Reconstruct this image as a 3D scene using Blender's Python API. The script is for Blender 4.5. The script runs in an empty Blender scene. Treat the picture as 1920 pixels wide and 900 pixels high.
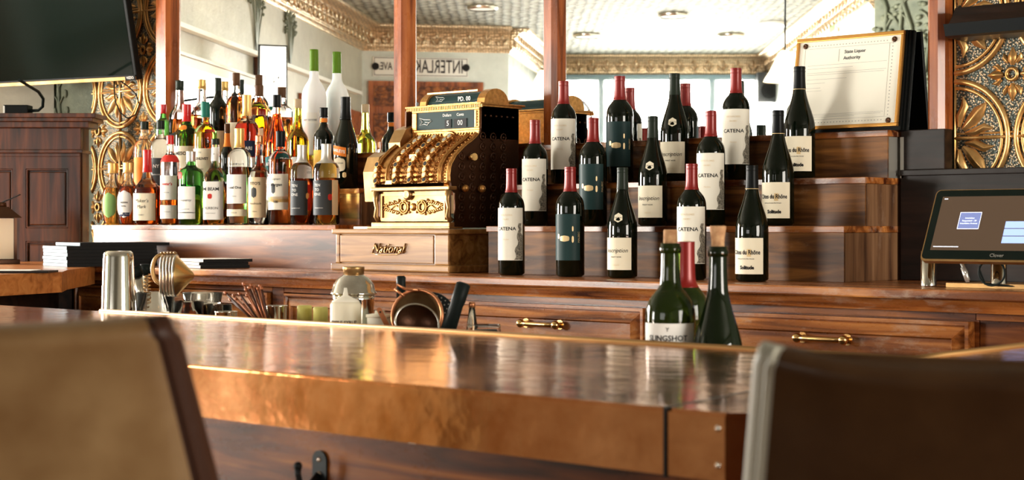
import bpy, bmesh, math, random
from mathutils import Vector, Matrix
random.seed(7)
SC = bpy.context.scene
COL = SC.collection
R = math.radians
# ------------------------------------------------------------------ camera, world, lights, exposure
F = 3100.0; CX = 960.0; HY = 425.0; ZC = 1.2
ANG = math.atan(F / 3440.0); S = math.sin(ANG); Cc = math.cos(ANG)
YM = 3.80                                   # plane of the bar mirror
cam = bpy.data.cameras.new('camera'); camo = bpy.data.objects.new('camera', cam); COL.objects.link(camo)
camo.location = (0, 0, ZC); camo.rotation_euler = (R(90), 0, ANG)
cam.sensor_width = 36; cam.lens = F / 1920 * 36; cam.shift_y = -25 / 1920
cam.clip_start = .05
cam.dof.use_dof = True; cam.dof.focus_distance = 4.4; cam.dof.aperture_fstop = 9.0
SC.camera = camo
SC.view_settings.view_transform = 'Standard'; SC.view_settings.look = 'None'
SC.view_settings.gamma = 1; SC.view_settings.use_curve_mapping = False
SC.view_settings.exposure = 1.0
SC.cycles.use_denoising = True
SC.cycles.max_bounces = 14; SC.cycles.transmission_bounces = 12; SC.cycles.glossy_bounces = 6
SC.cycles.transparent_max_bounces = 12; SC.cycles.sample_clamp_indirect = 8
world = bpy.data.worlds.new('world'); SC.world = world; world.use_nodes = True
bg = world.node_tree.nodes['Background']; bg.inputs[0].default_value = (.9, .95, 1, 1); bg.inputs[1].default_value = 1.0

def ray(px):
    u = (px - CX) / F; return (-S + Cc * u, Cc + S * u)
def onY(px, Y, py=None):
    a, b = ray(px); d = Y / b
    return Vector((a * d, Y, 0 if py is None else ZC + (HY - py) * d / F))
def onX(px, X, py=0):
    a, b = ray(px); d = X / a; return Vector((X, b * d, ZC + (HY - py) * d / F))
def onZ(px, py, z):
    d = (ZC - z) * F / (py - HY); a, b = ray(px); return Vector((a * d, b * d, z))
def at(px, py, d):
    a, b = ray(px); return Vector((a * d, b * d, ZC + (HY - py) * d / F))
def mir(px, py, d):                          # where a thing really stands that the mirror shows at depth d
    v = at(px, py, d); return Vector((v.x, 2 * YM - v.y, v.z))
def on_wall(px, py, P, Q):                   # the same, on the vertical wall plane through P and Q
    a, b = ray(px); dx, dy = Q[0] - P[0], Q[1] - P[1]
    d = (dy * P[0] - dx * P[1] + dx * 2 * YM) / (a * dy + b * dx)
    return Vector((a * d, 2 * YM - b * d, ZC + (HY - py) * d / F))

def area(name, loc, target, sx, sy, power, col=(1, 1, 1)):
    l = bpy.data.lights.new(name, 'AREA'); l.shape = 'RECTANGLE'; l.size = sx; l.size_y = sy
    l.energy = power; l.color = col
    o = bpy.data.objects.new(name, l); COL.objects.link(o); o.location = loc
    o.rotation_euler = (Vector(target) - Vector(loc)).to_track_quat('-Z', 'Y').to_euler()
    return o
# corners of the room (plan)
PL0 = Vector((-6.03, 3.84)); PL1 = Vector((-6.99, 2.46)); PL2 = Vector((-9.69, -1.37))
PF1 = Vector((-8.96, -2.30)); PF2 = Vector((-10.17, -4.10)); PF3 = Vector((-8.56, -5.55))
PR = Vector((-5.37, -1.83)); PR2 = Vector((-4.2, -1.83)); PB0 = Vector((-4.2, -6.2)); PB1 = Vector((3.2, -6.2)); PB2 = Vector((3.2, 3.84))
CEIL = 2.80
# daylight at the windows in the mirror, then two added fill lights
def wlight(name, A, B, z0, z1, power, col=(1, 1, 1), off=.12):
    A = Vector(A[:2]); B = Vector(B[:2])
    m = (A + B) / 2; t = (B - A).normalized(); n = Vector((-t.y, t.x))
    if n.dot(Vector((-3, 1)) - m) < 0: n = -n
    p = m - n * off
    return area(name, (p.x, p.y, (z0 + z1) / 2), (p.x + n.x, p.y + n.y, (z0 + z1) / 2), (B - A).length, z1 - z0, power, col)
WA = on_wall(255, 0, PL1, PL2); WB = on_wall(470, 0, PL1, PL2)
FA = on_wall(1050, 0, PF2, PF3); FB = on_wall(1462, 0, PF2, PF3)
wlight('window_daylight_left', WA, WB, .75, 2.08, 380, (1, .95, .87))
wlight('window_daylight_far', FA, FB, .8, 2.62, 140, (1, .95, .86)).data.spread = R(110)
wlight('window_daylight_front', (-3.2, -6.2), (.2, -6.2), 1.2, 2.5, 34, (1, .93, .84))  # added fill from behind the camera, no window seen there
wlight('window_daylight_side', (3.2, .9), (3.2, 3.1), .9, 2.4, 130, (1, .92, .80))  # added unseen fill, placed to brighten the left stool and not the right

# ------------------------------------------------------------------ materials
def nt(name):
    m = bpy.data.materials.new(name); m.use_nodes = True
    return m, m.node_tree, m.node_tree.nodes['Principled BSDF']
def mat(name, col, rough=.5, metal=0., trans=0., ior=1.45, emit=0., coat=0., bump=None, spec=None, alpha=None, vary=None):
    m, t, p = nt(name)
    p.inputs['Base Color'].default_value = (*col, 1); p.inputs['Roughness'].default_value = rough
    p.inputs['Specular IOR Level'].default_value = .5 if metal else .12
    p.inputs['Metallic'].default_value = metal; p.inputs['Transmission Weight'].default_value = trans
    p.inputs['IOR'].default_value = ior; p.inputs['Coat Weight'].default_value = coat
    if spec is not None: p.inputs['Specular IOR Level'].default_value = spec
    if emit: p.inputs['Emission Color'].default_value = (*col, 1); p.inputs['Emission Strength'].default_value = emit
    if bump or vary:
        tc = t.nodes.new('ShaderNodeTexCoord')
        n = t.nodes.new('ShaderNodeTexNoise'); n.inputs['Scale'].default_value = (bump or vary)[0]; n.inputs['Detail'].default_value = 5
        t.links.new(tc.outputs['Object'], n.inputs['Vector'])
        if bump:
            b = t.nodes.new('ShaderNodeBump'); b.inputs['Strength'].default_value = bump[1]; b.inputs['Distance'].default_value = bump[2]
            t.links.new(n.outputs['Fac'], b.inputs['Height']); t.links.new(b.outputs['Normal'], p.inputs['Normal'])
        if vary:
            r = t.nodes.new('ShaderNodeValToRGB'); r.color_ramp.elements[0].position = .3; r.color_ramp.elements[1].position = .7
            r.color_ramp.elements[0].color = (*vary[1], 1); r.color_ramp.elements[1].color = (*col, 1)
            t.links.new(n.outputs['Fac'], r.inputs['Fac']); t.links.new(r.outputs['Color'], p.inputs['Base Color'])
    return m
def wood(name, dark, mid, light, rough=.3, axis=0, wear=.0, coat=.3, scale=1.):
    m, t, p = nt(name); L = t.links.new
    tc = t.nodes.new('ShaderNodeTexCoord'); mp = t.nodes.new('ShaderNodeMapping')
    sc = [14 * scale] * 3; sc[axis] = 1.1 * scale; mp.inputs['Scale'].default_value = sc
    L(tc.outputs['Object'], mp.inputs['Vector'])
    n = t.nodes.new('ShaderNodeTexNoise'); n.inputs['Scale'].default_value = 2.2; n.inputs['Detail'].default_value = 8; n.inputs['Distortion'].default_value = .9
    L(mp.outputs[0], n.inputs['Vector'])
    r = t.nodes.new('ShaderNodeValToRGB'); e = r.color_ramp.elements
    e[0].position = .32; e[0].color = (*dark, 1); e[1].position = .72; e[1].color = (*light, 1)
    k = r.color_ramp.elements.new(.5); k.color = (*mid, 1)
    L(n.outputs['Fac'], r.inputs['Fac'])
    out = r.outputs['Color']
    n2 = t.nodes.new('ShaderNodeTexNoise'); n2.inputs['Scale'].default_value = 9; n2.inputs['Detail'].default_value = 10; n2.inputs['Roughness'].default_value = .75
    mp2 = t.nodes.new('ShaderNodeMapping'); s2 = [1.6] * 3; s2[axis] = .7; mp2.inputs['Scale'].default_value = s2
    L(tc.outputs['Object'], mp2.inputs['Vector']); L(mp2.outputs[0], n2.inputs['Vector'])
    if wear:
        r2 = t.nodes.new('ShaderNodeValToRGB'); r2.color_ramp.elements[0].position = .60 - wear * .1; r2.color_ramp.elements[1].position = .68
        mx = t.nodes.new('ShaderNodeMix'); mx.data_type = 'RGBA'; mx.inputs['B'].default_value = (.50, .36, .26, 1)
        ml = t.nodes.new('ShaderNodeMath'); ml.operation = 'MULTIPLY'; ml.inputs[1].default_value = wear
        L(n2.outputs['Fac'], r2.inputs['Fac']); L(r2.outputs['Color'], ml.inputs[0])
        L(ml.outputs[0], mx.inputs['Factor']); L(out, mx.inputs['A']); out = mx.outputs['Result']
    L(out, p.inputs['Base Color'])
    mr = t.nodes.new('ShaderNodeMapRange'); mr.inputs['To Min'].default_value = rough * .75; mr.inputs['To Max'].default_value = rough * 1.5
    L(n2.outputs['Fac'], mr.inputs['Value']); L(mr.outputs[0], p.inputs['Roughness'])
    b = t.nodes.new('ShaderNodeBump'); b.inputs['Strength'].default_value = .12; b.inputs['Distance'].default_value = .002
    L(n2.outputs['Fac'], b.inputs['Height']); L(b.outputs[0], p.inputs['Normal'])
    p.inputs['Coat Weight'].default_value = coat; p.inputs['Coat Roughness'].default_value = .22; p.inputs['Specular IOR Level'].default_value = .3
    return m
M = {}
M['wood_red'] = wood('wood_red', (.03, .006, .001), (.19, .050, .010), (.50, .165, .032), .25, 0, .0, .2)
M['wood_worn'] = wood('wood_worn', (.06, .012, .003), (.31, .095, .020), (.64, .26, .07), .25, 0, .6, .2)
M['wood_dark'] = wood('wood_dark', (.004, .002, .001), (.012, .005, .003), (.03, .012, .006), .4, 0, .0, .0)
M['wood_darkv'] = wood('wood_dark_upright', (.014, .004, .001), (.07, .018, .005), (.16, .045, .012), .3, 2, .0, .25)
M['wood_step'] = wood('wood_step', (.022, .006, .001), (.11, .040, .009), (.34, .135, .030), .42, 0, .2, .0)
M['wood_end'] = wood('wood_end', (.06, .025, .012), (.17, .08, .036), (.30, .16, .08), .35, 2, .2, .3)
M['wood_post'] = wood('wood_post', (.12, .026, .005), (.34, .085, .02), (.50, .15, .035), .25, 2, .0, .4)
M['wood_oak'] = wood('wood_oak', (.13, .05, .012), (.32, .15, .042), (.52, .28, .10), .3, 0, .1, .35)
M['wood_orange'] = wood('wood_orange', (.30, .09, .02), (.50, .17, .04), (.62, .25, .07), .3, 0, .0, .4)
M['wood_floor'] = wood('wood_floor', (.10, .05, .025), (.24, .13, .07), (.34, .20, .11), .35, 1, .1, .1)
M['wood_box'] = wood('wood_box', (.03, .009, .004), (.14, .042, .014), (.30, .11, .04), .3, 0, .3, .7)
M['rail_brass'] = mat('dull_rail_brass', (.42, .24, .09), .5, .8)
M['ink'] = mat('ink', (.02, .018, .018), .5)
M['black'] = mat('black_plastic', (.006, .007, .007), .35)
M['rubber'] = mat('black_rubber', (.010, .014, .013), .45)
M['chrome'] = mat('chrome', (.78, .74, .66), .10, 1)
M['steel'] = mat('steel', (.62, .58, .50), .24, 1, bump=(60, .15, .001))
M['brass'] = mat('aged_brass', (.70, .36, .11), .38, .85, bump=(90, .25, .001), vary=(40, (.42, .20, .055)))
M['brass_bright'] = mat('worn_brass', (.80, .50, .20), .25, 1)
M['brass_bright_dark'] = mat('script_brass', (.30, .16, .06), .3, 1)
M['brass_dark'] = mat('dark_brass', (.07, .028, .012), .38, .7, bump=(120, .5, .001))
M['silver'] = mat('nickel_plate', (.50, .30, .125), .36, .9, vary=(20, (.34, .19, .07)))
M['gold'] = mat('gold_paint', (.90, .55, .22), .34, .8, vary=(30, (.55, .28, .08)))
M['gold_frame'] = mat('gold_frame', (.62, .30, .07), .3, .7)
M['paper'] = mat('paper', (.90, .86, .74), .6)
M['paper2'] = mat('paper_white', (.92, .91, .87), .6)
M['cream'] = mat('cream_label', (.86, .78, .60), .6)
M['red'] = mat('red_foil', (.22, .008, .006), .36, .15, coat=.1)
M['redwax'] = mat('red_wax', (.60, .015, .015), .35, coat=.4)
M['green_cap'] = mat('green_cap', (.10, .20, .015), .35)
M['teal'] = mat('teal_cap', (.02, .16, .12), .35)
M['gold_cap'] = mat('gold_cap', (.72, .45, .14), .3, .5)
M['tan_cap'] = mat('tan_cap', (.55, .42, .27), .4)
M['grey_cap'] = mat('grey_cap', (.62, .60, .55), .3, .6)
M['copper_cap'] = mat('copper_cap', (.72, .30, .14), .3, .8)
M['dark_cap'] = mat('dark_cap', (.02, .028, .02), .3)
M['brown_cap'] = mat('brown_cap', (.10, .045, .02), .4)
M['cork'] = mat('cork', (.62, .38, .20), .8, vary=(120, (.40, .2, .1)))
M['white'] = mat('white_plastic', (.95, .90, .76), .35)
M['milk'] = mat('translucent_plastic', (.95, .88, .68), .35, trans=.08)
M['yellowtop'] = mat('yellow_liquid', (.68, .62, .18), .4)
M['mirror'] = mat('mirror_silver', (.93, .95, .93), .012, 1)
M['glass'] = mat('clear_glass', (1, 1, 1), .02, 0, 1, 1.25)
M['glass_green'] = mat('green_glass', (.10, .42, .08), .03, 0, 1, 1.3)
M['glass_yel'] = mat('olive_glass', (.42, .50, .05), .03, 0, 1, 1.3)
M['glass_amber'] = mat('amber_glass', (.45, .16, .03), .03, 0, 1, 1.3)
M['glass_dark'] = mat('dark_glass', (.004, .006, .003), .04, 0, 0, 1.5, coat=.6)
M['glass_wine'] = mat('wine_glass_bottle', (.002, .004, .0015), .04, 0, .0, 1.45, spec=.4)
M['glass_olive'] = mat('olive_bottle_glass', (.035, .06, .008), .03, 0, .7, 1.4)
M['glass_deep'] = mat('deep_green_glass', (.004, .009, .002), .03, 0, .1, 1.45, spec=.5)
M['engraving'] = mat('engraved_print', (.42, .38, .30), .6, vary=(260, (.03, .03, .025)))
M['frost'] = mat('frosted_glass', (.93, .95, .95), .32, 0, .06, 1.4)
M['liq_amber'] = mat('amber_spirit', (.80, .28, .045), .0, 0, 1, 1.2)
M['liq_brown'] = mat('brown_spirit', (.42, .10, .018), .0, 0, 1, 1.2)
M['liq_gold'] = mat('golden_spirit', (.90, .58, .16), .0, 0, 1, 1.2)
M['liq_red'] = mat('red_spirit', (.75, .05, .02), .0, 0, 1, 1.2)
M['liq_orange'] = mat('orange_spirit', (.92, .20, .03), .0, 0, 1, 1.2)
M['liq_clear'] = mat('clear_spirit', (.95, .97, .96), .0, 0, 1, 1.2)
M['navy'] = mat('navy_label', (.02, .03, .07), .5)
M['slate'] = mat('slate_label', (.055, .06, .065), .5)
M['tealdark'] = mat('dark_teal_label', (.02, .045, .045), .45)
M['orange'] = mat('orange_label', (.85, .25, .04), .5)
M['yellow'] = mat('yellow_label', (.85, .55, .10), .5)
M['redlab'] = mat('red_label', (.62, .04, .03), .5)
M['greenlab'] = mat('green_label', (.25, .45, .15), .5)
M['teallab'] = mat('teal_label', (.03, .17, .17), .5)
M['goldlab'] = mat('gold_print', (.78, .58, .30), .4, .3)
M['leather'] = mat('brown_leather', (.22, .135, .062), .32, coat=.35, bump=(18, .25, .004), vary=(6, (.14, .075, .03)))
M['leather_brown'] = mat('chestnut_leather', (.06, .028, .011), .36, coat=.1, bump=(18, .25, .004), vary=(6, (.035, .015, .006)))  # darker copy of the stool leather, shade put into the colour
M['pale_trim'] = mat('pale_grey_trim', (.36, .34, .28), .5)  # stool sides and piping, window sheen put into the colour
M['leather_dark'] = mat('dark_leather', (.035, .014, .008), .4, bump=(60, .2, .002))
M['menu'] = mat('black_menu_cover', (.004, .004, .004), .6, spec=.2)
M['menu_page'] = mat('menu_edge_blue_grey', (.24, .36, .42), .5)
M['menu_page2'] = mat('menu_paper', (.85, .82, .76), .6)
M['stirrer'] = mat('copper_stirrer', (.40, .13, .05), .35, .3)
M['stirrer_d'] = mat('dark_stirrer', (.07, .03, .02), .4)
M['screen'] = mat('dark_screen', (.004, .008, .006), .08, spec=.25)
M['iron'] = mat('black_iron', (.02, .024, .026), .35, .6)
M['window_frame'] = mat('blue_grey_frame', (.22, .33, .38), .5)
M['white_trim'] = mat('white_trim', (.85, .84, .80), .5)
M['lamp_shade'] = mat('lamp_shade', (.95, .78, .50), .5, emit=1.4)
M['lit'] = mat('lit_disc', (1, .97, .9), .5, emit=5)
M['stone'] = mat('grey_border_metal', (.44, .42, .38), .35, .6)
M['label_beige'] = mat('beige_label', (.78, .62, .40), .6)
def plaster(name, c1, c2, sc=5., st=.7):
    m, t, p = nt(name); L = t.links.new
    tc = t.nodes.new('ShaderNodeTexCoord')
    n = t.nodes.new('ShaderNodeTexNoise'); n.inputs['Scale'].default_value = sc; n.inputs['Detail'].default_value = 10; n.inputs['Roughness'].default_value = .7
    L(tc.outputs['Object'], n.inputs['Vector'])
    r = t.nodes.new('ShaderNodeValToRGB'); r.color_ramp.elements[0].position = .35; r.color_ramp.elements[1].position = .65
    r.color_ramp.elements[0].color = (*c1, 1); r.color_ramp.elements[1].color = (*c2, 1)
    L(n.outputs['Fac'], r.inputs['Fac']); L(r.outputs[0], p.inputs['Base Color'])
    b = t.nodes.new('ShaderNodeBump'); b.inputs['Strength'].default_value = st; b.inputs['Distance'].default_value = .02
    L(n.outputs['Fac'], b.inputs['Height']); L(b.outputs[0], p.inputs['Normal'])
    p.inputs['Roughness'].default_value = .45
    return m
M['plaster_green'] = plaster('green_plaster', (.10, .12, .08), (.20, .22, .15), 7, .8)
M['plaster_pale'] = plaster('pale_plaster', (.42, .40, .33), (.55, .53, .44), 4, .35)
M['plaster_white'] = plaster('white_plaster', (.60, .66, .62), (.75, .80, .76), 4, .3)
def copper():
    m, t, p = nt('hammered_copper'); L = t.links.new
    tc = t.nodes.new('ShaderNodeTexCoord')
    n = t.nodes.new('ShaderNodeTexNoise'); n.inputs['Scale'].default_value = 5; n.inputs['Detail'].default_value = 8; n.inputs['Roughness'].default_value = .65
    L(tc.outputs['Object'], n.inputs['Vector'])
    r = t.nodes.new('ShaderNodeValToRGB'); e = r.color_ramp.elements
    e[0].position = .33; e[0].color = (.52, .165, .045, 1); e[1].position = .66; e[1].color = (.93, .44, .20, 1)
    L(n.outputs['Fac'], r.inputs['Fac']); L(r.outputs[0], p.inputs['Base Color'])
    p.inputs['Metallic'].default_value = 1
    mr = t.nodes.new('ShaderNodeMapRange'); mr.inputs['To Min'].default_value = .05; mr.inputs['To Max'].default_value = .22
    L(n.outputs['Fac'], mr.inputs['Value']); L(mr.outputs[0], p.inputs['Roughness'])
    n2 = t.nodes.new('ShaderNodeTexNoise'); n2.inputs['Scale'].default_value = 16; n2.inputs['Detail'].default_value = 3
    mp = t.nodes.new('ShaderNodeMapping'); mp.inputs['Scale'].default_value = (1, 1.6, 1)
    L(tc.outputs['Object'], mp.inputs['Vector']); L(mp.outputs[0], n2.inputs['Vector'])
    b = t.nodes.new('ShaderNodeBump'); b.inputs['Strength'].default_value = .30; b.inputs['Distance'].default_value = .004
    L(n2.outputs['Fac'], b.inputs['Height']); L(b.outputs[0], p.inputs['Normal'])
    return m
M['copper'] = copper()
def tinceil(name, col, rough, scale, dk=.28, bd=.03, metal=.25):
    m, t, p = nt(name); L = t.links.new
    tc = t.nodes.new('ShaderNodeTexCoord')
    mp = t.nodes.new('ShaderNodeMapping'); mp.inputs['Rotation'].default_value = (0, 0, ANG); L(tc.outputs['Object'], mp.inputs['Vector'])
    v = t.nodes.new('ShaderNodeTexVoronoi'); v.inputs['Scale'].default_value = scale; L(mp.outputs[0], v.inputs['Vector'])
    v.inputs['Randomness'].default_value = .35
    br = t.nodes.new('ShaderNodeTexBrick'); br.offset = 0; br.inputs['Scale'].default_value = 1.6; br.inputs['Mortar Size'].default_value = .012
    br.inputs['Brick Width'].default_value = 1; br.inputs['Row Height'].default_value = 1
    br.inputs['Color1'].default_value = (.5, .5, .5, 1); br.inputs['Color2'].default_value = (.5, .5, .5, 1); br.inputs['Mortar'].default_value = (1, 1, 1, 1)
    L(mp.outputs[0], br.inputs['Vector'])
    ad = t.nodes.new('ShaderNodeMath'); ad.operation = 'ADD'; L(v.outputs['Distance'], ad.inputs[0]); L(br.outputs['Color'], ad.inputs[1])
    rp = t.nodes.new('ShaderNodeValToRGB'); rp.color_ramp.elements[0].position = .25; rp.color_ramp.elements[1].position = .62
    rp.color_ramp.elements[0].color = (*[c * 1.15 for c in col], 1); rp.color_ramp.elements[1].color = (*[c * dk for c in col], 1)
    L(v.outputs['Distance'], rp.inputs['Fac']); L(rp.outputs[0], p.inputs['Base Color'])
    b = t.nodes.new('ShaderNodeBump'); b.inputs['Strength'].default_value = 1; b.inputs['Distance'].default_value = bd
    L(ad.outputs[0], b.inputs['Height']); L(b.outputs[0], p.inputs['Normal'])
    p.inputs['Metallic'].default_value = metal; p.inputs['Roughness'].default_value = rough
    return m
M['tin_ceiling'] = tinceil('silver_tin_ceiling', (.34, .34, .28), .8, 15, .3, .02, 0.)
M['cornice'] = tinceil('embossed_cornice', (.74, .56, .36), .32, 45, .55, .006, .6)
def stipple():
    m, t, p = nt('stippled_tin'); L = t.links.new
    tc = t.nodes.new('ShaderNodeTexCoord'); v = t.nodes.new('ShaderNodeTexVoronoi'); v.inputs['Scale'].default_value = 170
    L(tc.outputs['Object'], v.inputs['Vector'])
    r = t.nodes.new('ShaderNodeValToRGB'); r.color_ramp.elements[0].color = (.62, .44, .27, 1); r.color_ramp.elements[1].color = (.06, .07, .06, 1)
    r.color_ramp.elements[0].position = .18; r.color_ramp.elements[1].position = .5
    L(v.outputs['Distance'], r.inputs['Fac']); L(r.outputs[0], p.inputs['Base Color'])
    b = t.nodes.new('ShaderNodeBump'); b.invert = True; b.inputs['Strength'].default_value = .8; b.inputs['Distance'].default_value = .002
    L(v.outputs['Distance'], b.inputs['Height']); L(b.outputs[0], p.inputs['Normal'])
    p.inputs['Metallic'].default_value = .7; p.inputs['Roughness'].default_value = .4
    return m
M['stipple'] = stipple()

# ------------------------------------------------------------------ mesh helpers
def V(*a): return Vector(a)
def box(bm, x0, x1, y0, y1, z0, z1, mi=0, bev=0.):
    vs = [bm.verts.new((x, y, z)) for x in (x0, x1) for y in (y0, y1) for z in (z0, z1)]
    fs = [bm.faces.new([vs[i] for i in q]) for q in ((0, 1, 3, 2), (4, 6, 7, 5), (0, 4, 5, 1), (2, 3, 7, 6), (0, 2, 6, 4), (1, 5, 7, 3))]
    for f in fs: f.material_index = mi
    if bev:
        es = list({e for f in fs for e in f.edges})
        r = bmesh.ops.bevel(bm, geom=es, offset=bev, segments=2, affect='EDGES', profile=.6)
        for f in r['faces']: f.material_index = mi
    return vs
def prism(bm, pts, z0, z1, mi=0):
    a = [bm.verts.new((p[0], p[1], z0)) for p in pts]; b = [bm.verts.new((p[0], p[1], z1)) for p in pts]
    n = len(pts); fs = [bm.faces.new(a[::-1]), bm.faces.new(b)]
    for i in range(n): fs.append(bm.faces.new((a[i], a[(i + 1) % n], b[(i + 1) % n], b[i])))
    for f in fs: f.material_index = mi
    return fs
def prismx(bm, pts, x0, x1, mi=0):            # pts are (y, z)
    a = [bm.verts.new((x0, p[0], p[1])) for p in pts]; b = [bm.verts.new((x1, p[0], p[1])) for p in pts]
    n = len(pts); fs = [bm.faces.new(a), bm.faces.new(b[::-1])]
    for i in range(n): fs.append(bm.faces.new((a[(i + 1) % n], a[i], b[i], b[(i + 1) % n])))
    for f in fs: f.material_index = mi
    return fs
def lathe(bm, prof, seg=28, c=(0, 0, 0), mi=0, sq=0, mtx=None, cap=True):
    rings = []
    for r, z in prof:
        if r < 1e-6: v = bm.verts.new((c[0], c[1], c[2] + z)); rings.append([v]); continue
        rg = []
        for k in range(seg):
            th = 2 * math.pi * k / seg; f = 1
            rg.append(bm.verts.new((c[0] + r * f * math.cos(th), c[1] + r * f * math.sin(th), c[2] + z)))
        rings.append(rg)
    vs = [v for g in rings for v in g]
    for a, b in zip(rings, rings[1:]):
        for k in range(seg):
            q = []
            q.append(a[k % len(a)]);
            if len(a) > 1: q.append(a[(k + 1) % seg])
            if len(b) > 1: q.append(b[(k + 1) % seg])
            q.append(b[k % len(b)])
            if len(set(q)) >= 3:
                f = bm.faces.new(list(dict.fromkeys(q))); f.material_index = mi; f.smooth = True
    if cap:
        for g, fl in ((rings[0], 1), (rings[-1], 0)):
            if len(g) > 1:
                f = bm.faces.new(g[::-1] if fl else g); f.material_index = mi
    if mtx is not None: bmesh.ops.transform(bm, matrix=mtx, verts=vs)
    return vs
def tube(bm, pts, r, seg=10, mi=0, closed=False, taper=None):
    pts = [Vector(p) for p in pts]; n = len(pts); rings = []; up = None
    for i, p in enumerate(pts):
        if closed: t = pts[(i + 1) % n] - pts[i - 1]
        else: t = pts[min(i + 1, n - 1)] - pts[max(i - 1, 0)]
        t.normalize()
        if up is None:
            up = Vector((0, 0, 1)) if abs(t.z) < .9 else Vector((1, 0, 0))
        a = t.cross(up).normalized(); up = a.cross(t).normalized()
        rr = r if taper is None else r * taper[i]
        rings.append([bm.verts.new(p + (a * math.cos(2 * math.pi * k / seg) + up * math.sin(2 * math.pi * k / seg)) * rr) for k in range(seg)])
    m = n if closed else n - 1
    for i in range(m):
        A = rings[i]; B = rings[(i + 1) % n]
        for k in range(seg):
            f = bm.faces.new((A[k], A[(k + 1) % seg], B[(k + 1) % seg], B[k])); f.smooth = True; f.material_index = mi
    if not closed:
        for g in (rings[0][::-1], rings[-1]):
            f = bm.faces.new(g); f.material_index = mi
    return [v for g in rings for v in g]
def sphere(bm, c, r, sx=1, sy=1, sz=1, mi=0, u=14, v=9, rot=None):
    m = Matrix.Translation(c) @ (rot or Matrix.Identity(4)) @ Matrix.Diagonal((r * sx, r * sy, r * sz, 1))
    g = bmesh.ops.create_uvsphere(bm, u_segments=u, v_segments=v, radius=1, matrix=m)
    for vv in g['verts']:
        for f in vv.link_faces: f.material_index = mi; f.smooth = True
def obj(name, bm, mats, parent=None, loc=None, rz=None, smooth=None, recalc=True):
    if recalc: bmesh.ops.recalc_face_normals(bm, faces=bm.faces)
    me = bpy.data.meshes.new(name); bm.to_mesh(me); bm.free()
    for m in (mats if isinstance(mats, (list, tuple)) else [mats]): me.materials.append(M[m] if isinstance(m, str) else m)
    o = bpy.data.objects.new(name, me); COL.objects.link(o)
    if parent: o.parent = parent
    if loc is not None: o.location = loc
    if rz is not None: o.rotation_euler = (0, 0, rz)
    return o
def thing(name, label, cat, loc=(0, 0, 0), rz=0, group=None):
    o = bpy.data.objects.new(name, None); COL.objects.link(o); o.location = loc; o.rotation_euler = (0, 0, rz)
    o.empty_display_size = .05
    o['label'] = label; o['category'] = cat
    if group: o['group'] = group
    return o
def tag(o, label, cat, group=None):
    o['label'] = label; o['category'] = cat
    if group: o['group'] = group
    return o
def struct(o):
    o['kind'] = 'structure'; return o
def B(): return bmesh.new()
DG = None
def text_bm(s, size, sx=1., shear=0., bold=0.):
    cu = bpy.data.curves.new('t', 'FONT'); cu.body = s; cu.size = size; cu.align_x = 'CENTER'; cu.align_y = 'CENTER'
    cu.resolution_u = 2; cu.shear = shear; cu.offset = bold
    o = bpy.data.objects.new('t', cu); COL.objects.link(o)
    dg = bpy.context.evaluated_depsgraph_get(); me = bpy.data.meshes.new_from_object(o.evaluated_get(dg))
    bm = bmesh.new(); bm.from_mesh(me); bpy.data.objects.remove(o); bpy.data.curves.remove(cu); bpy.data.meshes.remove(me)
    for v in bm.verts: v.co.x *= sx
    return bm
def flat_text(parent, s, size, loc, mt, rot=(R(90), 0, 0), sx=1., shear=0., bold=0., name='lettering', thick=0.):
    bm = text_bm(s, size, sx, shear, bold)
    if thick:
        r = bmesh.ops.extrude_face_region(bm, geom=list(bm.faces))
        for v in [g for g in r['geom'] if isinstance(g, bmesh.types.BMVert)]: v.co.z += thick
    o = obj(name, bm, mt, parent, loc, recalc=bool(thick)); o.rotation_euler = rot
    return o

# ------------------------------------------------------------------ bottles
PROF = {
 'bordeaux': [(0, 0), (.9, 0), (1, .02), (1, .62), (.985, .66), (.90, .705), (.68, .745), (.46, .775), (.395, .82), (.38, .93), (.38, 1)],
 'burgundy': [(0, 0), (.9, 0), (1, .02), (1, .44), (.97, .50), (.82, .58), (.60, .67), (.42, .76), (.37, .83), (.35, .92), (.35, 1)],
 'round': [(0, 0), (.92, 0), (1, .02), (1, .61), (.98, .66), (.80, .71), (.46, .75), (.36, .80), (.34, .88), (.36, .9), (.36, 1)],
 'stout': [(0, 0), (.92, 0), (1, .02), (1, .66), (.98, .71), (.78, .76), (.44, .79), (.36, .83), (.34, .9), (.36, 1)],
 'squat': [(0, 0), (.92, 0), (1, .03), (1, .44), (.92, .50), (.66, .56), (.40, .62), (.32, .72), (.29, .9), (.31, 1)],
 'crown': [(0, 0), (.72, 0), (.82, .03), (.98, .25), (1, .40), (.94, .52), (.74, .62), (.42, .70), (.36, .78), (.36, .84), (.44, .86), (.44, 1)],
 'goose': [(0, 0), (.92, 0), (1, .02), (1, .55), (.94, .61), (.72, .665), (.44, .71), (.35, .76), (.33, 1)],
 'tall': [(0, 0), (.92, 0), (1, .02), (1, .62), (.96, .67), (.72, .72), (.42, .76), (.36, .82), (.34, 1)],
 'long': [(0, 0), (.92, 0), (1, .02), (1, .50), (.98, .55), (.82, .61), (.50, .66), (.38, .72), (.33, .82), (.33, 1)],
 'slim': [(0, 0), (.92, 0), (1, .02), (1, .54), (.92, .60), (.60, .66), (.45, .72), (.40, .8), (.40, 1)],
}
def smooth_prof(p):
    head, tail = p[:3], p[3:]
    for _ in range(2):
        q = [tail[0]]
        for a, b in zip(tail, tail[1:]):
            q += [(a[0] * .75 + b[0] * .25, a[1] * .75 + b[1] * .25), (a[0] * .25 + b[0] * .75, a[1] * .25 + b[1] * .75)]
        tail = q + [tail[-1]]
    return head + tail
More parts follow.
